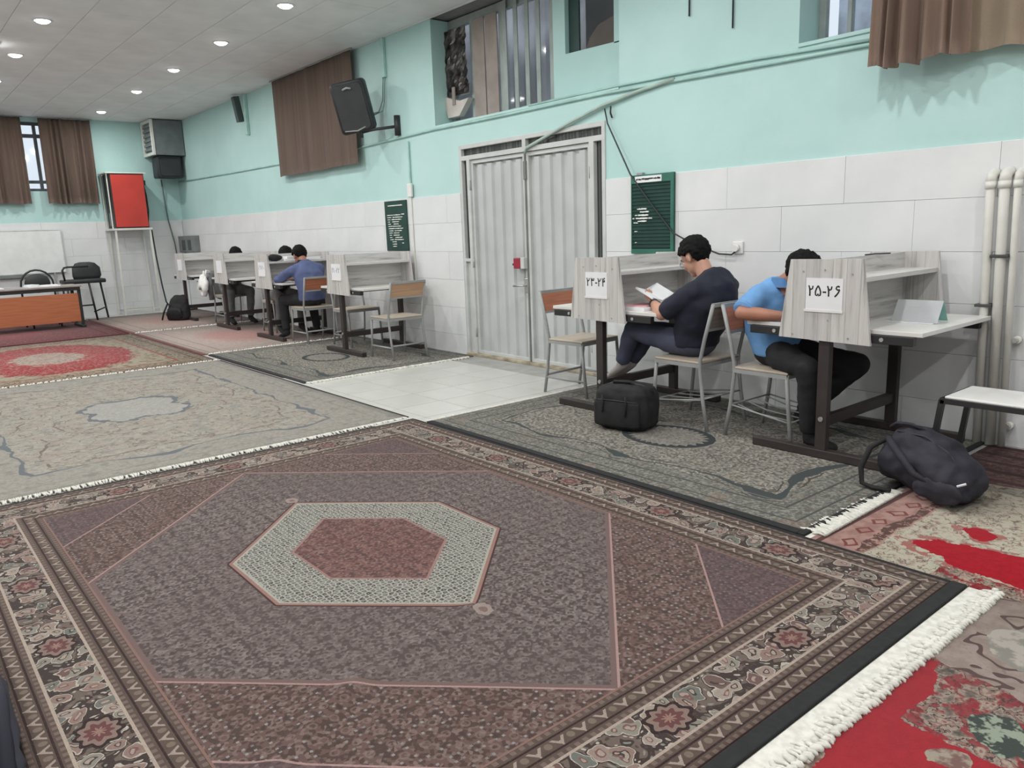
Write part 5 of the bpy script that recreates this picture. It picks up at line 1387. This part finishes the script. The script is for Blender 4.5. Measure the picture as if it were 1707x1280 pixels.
    for s in (-1, 1):
        b = MB(); b.tube([hp(0.083, s*0.014, 0.022), hp(0.082, s*0.034, 0.028), hp(0.066, s*0.053, 0.020)], [0.004, 0.005, 0.003], 6); b.build('eyebrow', HAIR, t)
    # ---- hair: a cap cut along the hairline
    b = MB(); q = bmesh.ops.create_icosphere(b.bm, subdivisions=5 if voxel < 0.009 else 4, radius=1.0)
    kill = []
    for v in b.bm.verts:
        d = v.co.copy(); f, s, u = d.x*0.117-0.018, d.y*0.095, d.z*0.110+0.031
        if u < 0.0 and f < -0.02: f, s = f*(1.0-0.10*min(1, -u/0.08)), s*(1.0-0.12*min(1, -u/0.08))
        line = 0.062 if f > 0.055 else (0.062-(0.055-f)*1.15 if f > 0.0 else (0.0-(0.0-f)*1.7))
        if abs(s) > 0.055 and -0.034 < f < 0.014: line = max(line, 0.018) if f < 0.0 else max(line, 0.0)
        if u < max(line, -0.088): kill.append(v)
        nz = mnoise.noise(Vector((f, s, u))*45+Vector((seed, 0, 0)))*0.009+mnoise.noise(Vector((f, s, u))*110)*0.003
        v.co = H+R@(Vector((f, s, u))+d*nz)
    bmesh.ops.delete(b.bm, geom=kill, context='VERTS')
    hair = b.build('hair', HAIR, t, True); md = hair.modifiers.new('solid', 'SOLIDIFY'); md.thickness = 0.014; md.offset = -1
    # ---- shirt
    g = girth; b = MB(); R5 = []
    axis = [J['pelvis']+Vector((0, 0, -0.035)), J['pelvis']+Vector((0, 0, 0.05)), J['waist'], J['chest'], J['upper'], J['upper'].lerp(J['neck'], 0.55), J['neck']+Vector((0, 0, -0.008))]
    wid = [(0.172, 0.135), (0.178, 0.142), (0.168*g, 0.132*g), (0.185*g, 0.132*g), (0.165*g, 0.105*g), (0.120*g, 0.090*g), (0.074, 0.070)]
    for i, (c, (a, f)) in enumerate(zip(axis, wid)):
        d = (axis[min(i+1, 6)]-axis[max(i-1, 0)]).normalized(); sd = Vector((0, 1, 0)); fr = sd.cross(d).normalized()
        if i == 0: fr = Vector((1, 0, 0))
        R5.append((c, sd*a, fr*f))
    b.loft(R5, 24)
    for k in 'lr':
        sh, el, wr = J['sho_'+k], J['elb_'+k], J['wri_'+k]
        b.ell(sh, (0.072, 0.066, 0.070), None, 3); b.tube([J['upper'].lerp(sh, 0.35), sh], [0.085, 0.070], 14)
        if sleeve <= 1.0:
            e = sh.lerp(el, sleeve); b.tube([sh, sh.lerp(el, sleeve*0.5), e], [0.070, 0.066, 0.064], 16)
        else:
            e = el.lerp(wr, sleeve-1.0); b.tube([sh, sh.lerp(el, 0.5), el], [0.070, 0.062, 0.055], 16); b.ell(el, (0.057, 0.057, 0.057)); b.tube([el, e], [0.055, 0.043], 16)
    sh_ = b.build('shirt', shirt, t)
    baked(sh_, [('REMESH', dict(mode='VOXEL', voxel_size=max(0.011, voxel), use_smooth_shade=True)), ('SMOOTH', dict(factor=0.5, iterations=11))])
    crumple(sh_, 0.011, 9.0, seed)
    if collar:
        b = MB(); c = J['neck']; dn = (J['head']-J['neck']).normalized()
        ring = []
        for k in range(13):
            a = -pi*0.88+2*pi*0.88*k/12; ring.append((a, 1))
        vs = []
        for a, _ in ring:
            o = Vector((-cos(a)*0.070, sin(a)*0.072, 0.0)); vs.append((b.bm.verts.new(c+o*0.94+Vector((0, 0, 0.045))), b.bm.verts.new(c+o*1.35+Vector((0, 0, -0.012)))))
        for k in range(12): b.bm.faces.new((vs[k][0], vs[k+1][0], vs[k+1][1], vs[k][1]))
        bmesh.ops.solidify(b.bm, geom=b.bm.faces[:], thickness=0.006); b.build('collar', shirt, t, True)
        for k in 'lr':
            if sleeve <= 1.0:
                sh, el = J['sho_'+k], J['elb_'+k]; b = MB(); b.tube([sh.lerp(el, sleeve-0.10), sh.lerp(el, sleeve+0.015)], [0.068, 0.069], 18); b.build('sleeve_cuff', shirt, t, True)
    # ---- trousers
    b = MB(); b.ell(J['pelvis']+Vector((0.01, 0, -0.01)), (0.135, 0.168, 0.112))
    for k in 'lr':
        hi, kn, an = J['hip_'+k], J['kne_'+k], J['ank_'+k]
        b.tube([J['pelvis'].lerp(hi, 0.6), hi.lerp(kn, 0.3), kn], [0.092, 0.088, 0.066], 16); b.ell(kn, (0.068, 0.066, 0.068)); b.tube([kn, kn.lerp(an, 0.4), kn.lerp(an, 0.93)], [0.065, 0.062, 0.052], 16)
    tr = b.build('trousers', trouser, t)
    baked(tr, [('REMESH', dict(mode='VOXEL', voxel_size=max(0.011, voxel), use_smooth_shade=True)), ('SMOOTH', dict(factor=0.5, iterations=4))])
    crumple(tr, 0.007, 10.0, seed+4)
    if socks:
        for k in 'lr':
            an, to, kn = J['ank_'+k], J['toe_'+k], J['kne_'+k]; fd = (to-an).normalized(); up_ = Vector((0, 0, 1)); sdv = fd.cross(up_).normalized(); b = MB()
            b.loft([(an-fd*0.034-up_*0.03, sdv*0.030, up_*0.030), (an-up_*0.012, sdv*0.039, up_*0.045), (an.lerp(to, 0.55)-up_*0.01, sdv*0.047, up_*0.033), (to+fd*0.004, sdv*0.041, up_*0.021), (to+fd*0.014, sdv*0.02, up_*0.01)], 14)
            b.tube([an-up_*0.01, an.lerp(kn, 0.22)], [0.042, 0.041], 14)
            sk = b.build('sock', sockm, t)
            baked(sk, [('REMESH', dict(mode='VOXEL', voxel_size=0.007, use_smooth_shade=True)), ('SMOOTH', dict(factor=0.5, iterations=4))])
    if glasses:
        b = MB()
        for s in (-1, 1):
            b.tube([hp(0.095, s*0.031+0.021*cos(a*pi/8), -0.004+0.017*sin(a*pi/8)) for a in range(17)], 0.0016, 6, False)
            b.tube([hp(0.094, s*0.052, 0.003), hp(0.06, s*0.075, 0.005), hp(-0.004, s*0.084, 0.004), hp(-0.02, s*0.082, -0.012)], 0.0022, 6)
        b.tube([hp(0.096, -0.010, 0.002), hp(0.098, 0.0, 0.005), hp(0.096, 0.010, 0.002)], 0.002, 6)
        gl = b.build('glasses', GREYST, t)
        b = MB()
        for s in (-1, 1): b.prism([(s*0.031+0.020*cos(a*pi/8), -0.004+0.016*sin(a*pi/8)) for a in range(16)], 'x', 0.0945, 0.0955)
        bmesh.ops.transform(b.bm, matrix=Matrix.Translation(H) @ hm, verts=b.bm.verts); b.build('lens', GLASS, gl)
    if watch:
        el, wr = J['elb_l'], J['wri_l']; b = MB(); b.tube([el.lerp(wr, 0.86), el.lerp(wr, 0.96)], 0.034, 16); w = b.build('watch', BLACKP, t, True)
    return t
navy = person('person in a navy T-shirt reading a book on a chair at carrel 23-24', (-3.21, 4.25, 0), pi,
    dict(pelvis=(0, 0, 0.565), waist=(-0.035, 0, 0.70), chest=(-0.105, 0, 0.84), upper=(-0.130, 0, 0.945), neck=(-0.070, 0, 1.0), head=(0.025, 0, 1.118), pitch=34,
         sho_l=(-0.12, 0.185, 0.915), elb_l=(0.115, 0.225, 0.755), wri_l=(0.295, 0.095, 0.81), hand_l=(0.8, -0.5, 0.35), palm_l=(0.3, -0.5, 0.8), curl_l=0.6, thumb_l=1,
         sho_r=(-0.12, -0.185, 0.915), elb_r=(0.11, -0.235, 0.74), wri_r=(0.29, -0.115, 0.80), hand_r=(0.8, 0.5, 0.35), palm_r=(0.3, 0.5, 0.8), curl_r=0.6, thumb_r=-1,
         hip_l=(0.03, 0.09, 0.545), kne_l=(0.50, 0.07, 0.610), ank_l=(0.64, 0.045, 0.335), toe_l=(0.79, 0.045, 0.215),
         hip_r=(0.03, -0.09, 0.545), kne_r=(0.48, -0.10, 0.590), ank_r=(0.64, -0.06, 0.335), toe_r=(0.79, -0.06, 0.215)),
    SKIN, NAVY, DENIM, 0.93, 0.006, 1.22, glasses=True, watch=True, seed=2.0, sockm=SOCK)
blue = person('person in a light blue shirt bent over the left desk of carrel 25-26', (-2.60, 4.30, 0), 0.0,
    dict(pelvis=(-0.04, 0, 0.56), waist=(-0.10, 0, 0.69), chest=(-0.10, 0, 0.82), upper=(-0.05, 0, 0.91), neck=(-0.01, 0, 0.955), head=(0.112, 0, 1.02), pitch=48,
         sho_r=(-0.08, -0.175, 0.885), elb_r=(-0.085, -0.315, 0.805), wri_r=(0.16, -0.245, 0.795), hand_r=(1, 0.25, -0.02), palm_r=(0, 0, -1), curl_r=0.3, thumb_r=1,
         sho_l=(-0.06, 0.175, 0.885), elb_l=(0.05, 0.27, 0.81), wri_l=(0.24, 0.12, 0.795), hand_l=(1, -0.4, -0.02), palm_l=(0, 0, -1), curl_l=0.3, thumb_l=-1,
         hip_r=(0.0, -0.09, 0.54), kne_r=(0.31, -0.25, 0.51), ank_r=(0.30, -0.17, 0.09), toe_r=(0.44, -0.14, 0.04),
         hip_l=(0.0, 0.09, 0.54), kne_l=(0.40, 0.17, 0.48), ank_l=(0.05, 0.14, 0.12), toe_l=(0.19, 0.15, 0.045)),
    SKIN2, BLUE, BLACKT, 0.86, 0.007, 1.0, collar=True, seed=7.0)
slate = person('person in a slate blue shirt seen from behind at the fourth carrel', (-9.33, 4.38, 0), pi,
    dict(pelvis=(0, 0, 0.565), waist=(0.01, 0, 0.70), chest=(0.06, 0, 0.84), upper=(0.12, 0, 0.945), neck=(0.17, 0, 1.0), head=(0.27, 0, 1.09), pitch=42,
         sho_l=(0.10, 0.18, 0.915), elb_l=(0.33, 0.30, 0.805), wri_l=(0.44, 0.12, 0.79), hand_l=(0.6, -0.8, 0), palm_l=(0, 0, -1), curl_l=0.3, thumb_l=-1,
         sho_r=(0.10, -0.18, 0.915), elb_r=(0.32, -0.28, 0.805), wri_r=(0.44, -0.10, 0.79), hand_r=(0.6, 0.8, 0), palm_r=(0, 0, -1), curl_r=0.3, thumb_r=1,
         hip_l=(0.03, 0.09, 0.545), kne_l=(0.46, 0.20, 0.53), ank_l=(0.42, 0.20, 0.11), toe_l=(0.58, 0.22, 0.045),
         hip_r=(0.03, -0.09, 0.545), kne_r=(0.46, -0.20, 0.53), ank_r=(0.40, -0.22, 0.11), toe_r=(0.56, -0.24, 0.045)),
    SKIN2, BLUE2, BLACKT, 1.7, 0.010, 1.08, collar=True, seed=12.0)
LEAN = dict(pelvis=(0, 0, 0.565), waist=(0.04, 0, 0.70), chest=(0.11, 0, 0.83), upper=(0.20, 0, 0.93), neck=(0.26, 0, 0.985), head=(0.37, 0, 1.075), pitch=45,
         sho_r=(0.17, -0.18, 0.90), elb_r=(0.30, -0.28, 0.805), wri_r=(0.46, -0.12, 0.795), hand_r=(0.8, 0.6, 0), palm_r=(0, 0, -1), curl_r=0.3, thumb_r=1,
         sho_l=(0.17, 0.18, 0.90), elb_l=(0.30, 0.28, 0.805), wri_l=(0.46, 0.12, 0.795), hand_l=(0.8, -0.6, 0), palm_l=(0, 0, -1), curl_l=0.3, thumb_l=-1,
         hip_r=(0.03, -0.09, 0.545), kne_r=(0.42, -0.16, 0.53), ank_r=(0.32, -0.15, 0.11), toe_r=(0.48, -0.16, 0.045),
         hip_l=(0.03, 0.09, 0.545), kne_l=(0.42, 0.16, 0.53), ank_l=(0.34, 0.15, 0.11), toe_l=(0.50, 0.17, 0.045))
person('person in charcoal with grey trousers facing the slate blue person across the carrel', (-10.68, 4.50, 0), 0.0, LEAN, SKIN2, CHARC, GREYT, 1.7, 0.011, 1.0, seed=21.0)
person('person in grey at the second carrel from the far wall, hair showing above it', (-12.50, 4.48, 0), 0.0, LEAN, SKIN2, GREYT, GREYT, 1.7, 0.011, 1.0, seed=31.0)
# open book in the hands of the person in navy
t = thing('open_book', 'open white book held by the person in navy', 'book', (-3.575, 4.235, 0.845), 0)
Bk = Matrix.Rotation(radians(24), 4, 'Y')
for s, a in ((-1, 14), (1, 22)):
    b = MB(); y0, y1 = sorted((0.0, s*0.12))
    b.box(-0.085, 0.085, y0, y1, 0.0, 0.014, 0.002); q = b.build('pages', PAPER, t)
    q.matrix_local = Bk @ Matrix.Rotation(radians(s*a), 4, 'X')
b = MB(); b.box(-0.088, 0.088, -0.012, 0.012, -0.006, 0.004, 0.002); q = b.build('spine', WHITE, t); q.matrix_local = Bk

# ---------------------------------------------------------------- bags
def softbag(name, label, loc, rotz, m, rings_, seg=28, amp=0.02, sc=7.0, seed=0.0, zmin=0.004):
    t = thing(name, label, 'bag', loc, rotz)
    b = MB(); b.loft(rings_, seg)
    o = b.build('body', m, t)
    baked(o, [('REMESH', dict(mode='VOXEL', voxel_size=0.009, use_smooth_shade=True)), ('SMOOTH', dict(factor=0.6, iterations=12))])
    crumple(o, amp, sc, seed, zmin)
    return t, o
def rrx(w, d, r=0.35): return w, d
# black square shoulder bag by the chair in front of carrel 23-24
X, Yv = Vector((1, 0, 0)), Vector((0, 1, 0))
t, o = softbag('black_bag', 'boxy black bag standing on the green rug in front of carrel 23-24', (-3.43, 3.80, 0.012), radians(14), BLACKC,
    [((0, 0, 0.0), X*0.19, Yv*0.13), ((0, 0, 0.03), X*0.235, Yv*0.155), ((0, 0, 0.15), X*0.24, Yv*0.16), ((0, 0, 0.24), X*0.232, Yv*0.15), ((0.005, 0, 0.285), X*0.20, Yv*0.125), ((0.01, 0, 0.30), X*0.12, Yv*0.07)], 28, 0.010, 8.0, 3.0)
me = o.data
for v in me.vertices:      # square the plan
    x, y = v.co.x/0.24, v.co.y/0.16; r = sqrt(x*x+y*y)
    if r > 1e-3:
        k = min(1.16, r/max(abs(x), abs(y))*0.86+0.14) if r > 0 else 1; k = 1+(k-1)*0.75
        v.co.x *= k*0.86; v.co.y *= k*0.93
b = MB(); b.loft([((0, -0.142, 0.03), X*0.15, Vector((0, 0, 1))*0.02), ((0, -0.165, 0.05), X*0.165, Vector((0, 0, 1))*0.03)], 12); b.bm.free()
b = MB(); rings(b, [[(p[0], p[1], p[2]+0.12) for p in rr(0.165, 0.088, -0.140, 0.03)], [(p[0], p[1], p[2]+0.12) for p in rr(0.165, 0.088, -0.158, 0.03)], [(p[0], p[1], p[2]+0.12) for p in rr(0.15, 0.075, -0.166, 0.03)]][::1])
pkt = b.build('front_pocket', BLACKC, t, True)
b = MB(); b.tube([(-0.15, -0.158, 0.205), (0, -0.164, 0.212), (0.15, -0.158, 0.205)], 0.004, 6); b.build('zipper', BLACKP, pkt)
b = MB(); b.tube([(-0.20, -0.02, 0.255), (-0.1, -0.03, 0.297), (0.0, -0.03, 0.306), (0.12, -0.02, 0.298), (0.20, 0.0, 0.255)], 0.006, 6); b.build('zipper', BLACKP, t)
b = MB(); b.tube([(-0.09, -0.03, 0.285), (-0.07, -0.05, 0.315), (0.05, -0.05, 0.318), (0.08, -0.03, 0.288)], 0.009, 8); b.build('handle', BLACKC, t)
for x, l in ((-0.1, 0.07), (0.07, 0.08)):
    b = MB(); b.tube([(x, -0.163, 0.24), (x+0.012, -0.172, 0.20), (x+0.006, -0.174, 0.24-l*1.6)], 0.006, 6); b.build('strap', BLACKC, t)
# dark navy backpack slumped by the white pipes
Zv = Vector((0, 0, 1))
A = Vector((0.86, -0.18, 0.0)).normalized(); Bv = Vector((0.18, 0.86, 0)).normalized()
t, o = softbag('backpack', 'dark navy backpack slumped on the scarlet rug beside carrel 25-26', (-1.50, 3.83, 0.012), 0.0, NAVYBAG,
    [(Vector((-0.23, 0.05, 0.155)), Zv*0.06+A*0.02, Bv*0.07), (Vector((-0.19, 0.05, 0.16)), Zv*0.13+A*0.03, Bv*0.13), (Vector((-0.06, 0.03, 0.155)), Zv*0.155, Bv*0.16), (Vector((0.06, 0.0, 0.13)), Zv*0.14, Bv*0.165), (Vector((0.165, -0.04, 0.095)), Zv*0.095, Bv*0.15), (Vector((0.215, -0.06, 0.075)), Zv*0.05, Bv*0.10)], 28, 0.026, 8.5, 5.0)
b = MB(); b.loft([(Vector((0.06, -0.14, 0.06)), A*0.05+Zv*0.01, Zv*0.04), (Vector((0.10, -0.175, 0.08)), A*0.13, Zv*0.065), (Vector((0.11, -0.195, 0.08)), A*0.12, Zv*0.055)], 16)
q = b.build('front_pocket', NAVYBAG, t); baked(q, [('SUBSURF', dict(levels=2))]); crumple(q, 0.012, 14, 2)
b = MB(); b.tube([(-0.21, -0.01, 0.24), (-0.26, -0.08, 0.20), (-0.285, -0.12, 0.10), (-0.27, -0.13, 0.02), (-0.21, -0.14, 0.014), (-0.12, -0.15, 0.022)], [0.012, 0.014, 0.014, 0.012, 0.011, 0.01], 8); b.build('shoulder_strap', BLACKC, t, True)
b = MB(); b.tube([(-0.19, -0.05, 0.255), (-0.10, -0.12, 0.20), (-0.02, -0.145, 0.13), (0.06, -0.17, 0.11)], [0.016, 0.019, 0.017, 0.012], 8); b.build('shoulder_strap', NAVYBAG, t, True)
b = MB(); b.tube([(-0.21, 0.02, 0.295), (-0.17, 0.0, 0.325), (-0.10, 0.0, 0.328), (-0.05, 0.02, 0.30)], 0.009, 8); b.build('handle', NAVYBAG, t, True)
b = MB(); b.tube([(-0.16, -0.02, 0.29), (-0.02, -0.04, 0.29), (0.09, -0.05, 0.235), (0.19, -0.09, 0.15)], 0.0045, 6); b.build('zipper', BLACKP, t)
b = MB(); b.box(-0.02, 0.02, -0.004, 0.004, -0.004, 0.004, 0.001); q = b.build('tag', PAPER, t); q.location = (0.200, -0.165, 0.128); q.rotation_euler = (0.3, -0.45, 0.3)
# small black backpack under the last carrel
t, o = softbag('backpack', 'small black backpack leaning on the floor before the last carrel', (-13.80, 4.02, 0.012), radians(40), BLACKC,
    [((0, 0, 0.0), X*0.20, Yv*0.10), ((0, 0, 0.05), X*0.21, Yv*0.13), ((0, 0.02, 0.2), X*0.19, Yv*0.12), ((0, 0.06, 0.36), X*0.15, Yv*0.09), ((0, 0.08, 0.42), X*0.08, Yv*0.05)], 24, 0.015, 7.0, 8.0)
b = MB(); b.tube([(-0.12, -0.09, 0.30), (-0.17, -0.16, 0.14), (-0.22, -0.15, 0.02)], 0.014, 8); b.build('shoulder_strap', BLACKC, t, True)
b = MB(); b.loft([((0, -0.10, 0.04), X*0.13, Zv*0.02), ((0, -0.135, 0.10), X*0.15, Zv*0.07), ((0, -0.12, 0.2), X*0.12, Zv*0.02)], 12); b.build('front_pocket', BLACKC, t, True)
# white carrier bag hung on a chair back
t = thing('carrier_bag', 'crumpled white carrier bag hanging on the chair at the second carrel from the far wall', 'bag', (-12.80, 4.15, 0.45))
b = MB(); b.loft([((0.02, 0, 0.0), X*0.06, Yv*0.04), ((0, 0, 0.08), X*0.13, Yv*0.07), ((0, 0, 0.2), X*0.15, Yv*0.075), ((0, 0.02, 0.29), X*0.10, Yv*0.05), ((0.02, 0.04, 0.34), X*0.07, Yv*0.03)], 20)
o = b.build('body', WHITE, t); baked(o, [('SUBSURF', dict(levels=2))]); crumple(o, 0.03, 10, 4)
for x, z in ((-0.04, 0.43), (0.09, 0.45)):
    b = MB(); b.tube([(x*0.6+0.01, 0.03, 0.30), (x, 0.05, z-0.04), (x*1.05, 0.08, z-0.06), (x*0.8, 0.10, 0.36)], 0.018, 8); b.build('handle', WHITE, t, True)
b = MB(); b.ell((0.05, -0.072, 0.13), (0.035, 0.012, 0.025)); b.ell((-0.03, -0.07, 0.24), (0.03, 0.012, 0.012)); b.build('dark_print', GREYBOX, t)
# grey jacket hung over that chair
t = thing('jacket', 'grey jacket draped over the chair beside the white carrier bag', 'jacket', (-12.80, 4.32, 0.36))
b = MB(); b.loft([((0.0, 0.2, 0.0), Yv*0.24, X*0.05), ((0, 0.2, 0.2), Yv*0.25, X*0.06), ((0, 0.2, 0.42), Yv*0.24, X*0.05), ((0, 0.2, 0.50), Yv*0.2, X*0.035)], 20)
o = b.build('cloth', GREYT, t); baked(o, [('SUBSURF', dict(levels=2))]); crumple(o, 0.02, 9, 6)
b = MB(); b.tube([(0, -0.03, 0.44), (0.02, -0.07, 0.25), (0.03, -0.06, 0.02)], [0.05, 0.045, 0.04], 10); b.build('sleeve', GREYT, t, True)
# dark navy cloth at the lower left corner of the picture
t = thing('navy_cloth', 'dark navy folded cloth in the lower left corner beside the brown rug', 'cloth', (-2.62, -0.045, 0.012))
b = MB(); b.loft([((-0.42, 0.0, 0.03), Yv*0.10, Zv*0.025), ((-0.3, 0.0, 0.045), Yv*0.17, Zv*0.04), ((0.1, 0.0, 0.05), Yv*0.19, Zv*0.045), ((0.5, 0, 0.05), Yv*0.18, Zv*0.04), ((0.62, 0, 0.03), Yv*0.12, Zv*0.025)], 20)
o = b.build('folds', mat('navy_cloth', C(30, 30, 43), 0.9), t); baked(o, [('SUBSURF', dict(levels=2))]); crumple(o, 0.02, 8, 1, 0.002)
b = MB(); b.tube([(-0.3, 0.15, 0.06), (0.1, 0.16, 0.075), (0.5, 0.13, 0.06)], 0.02, 8); b.build('hem', bpy.data.materials['navy_cloth'], t, True)
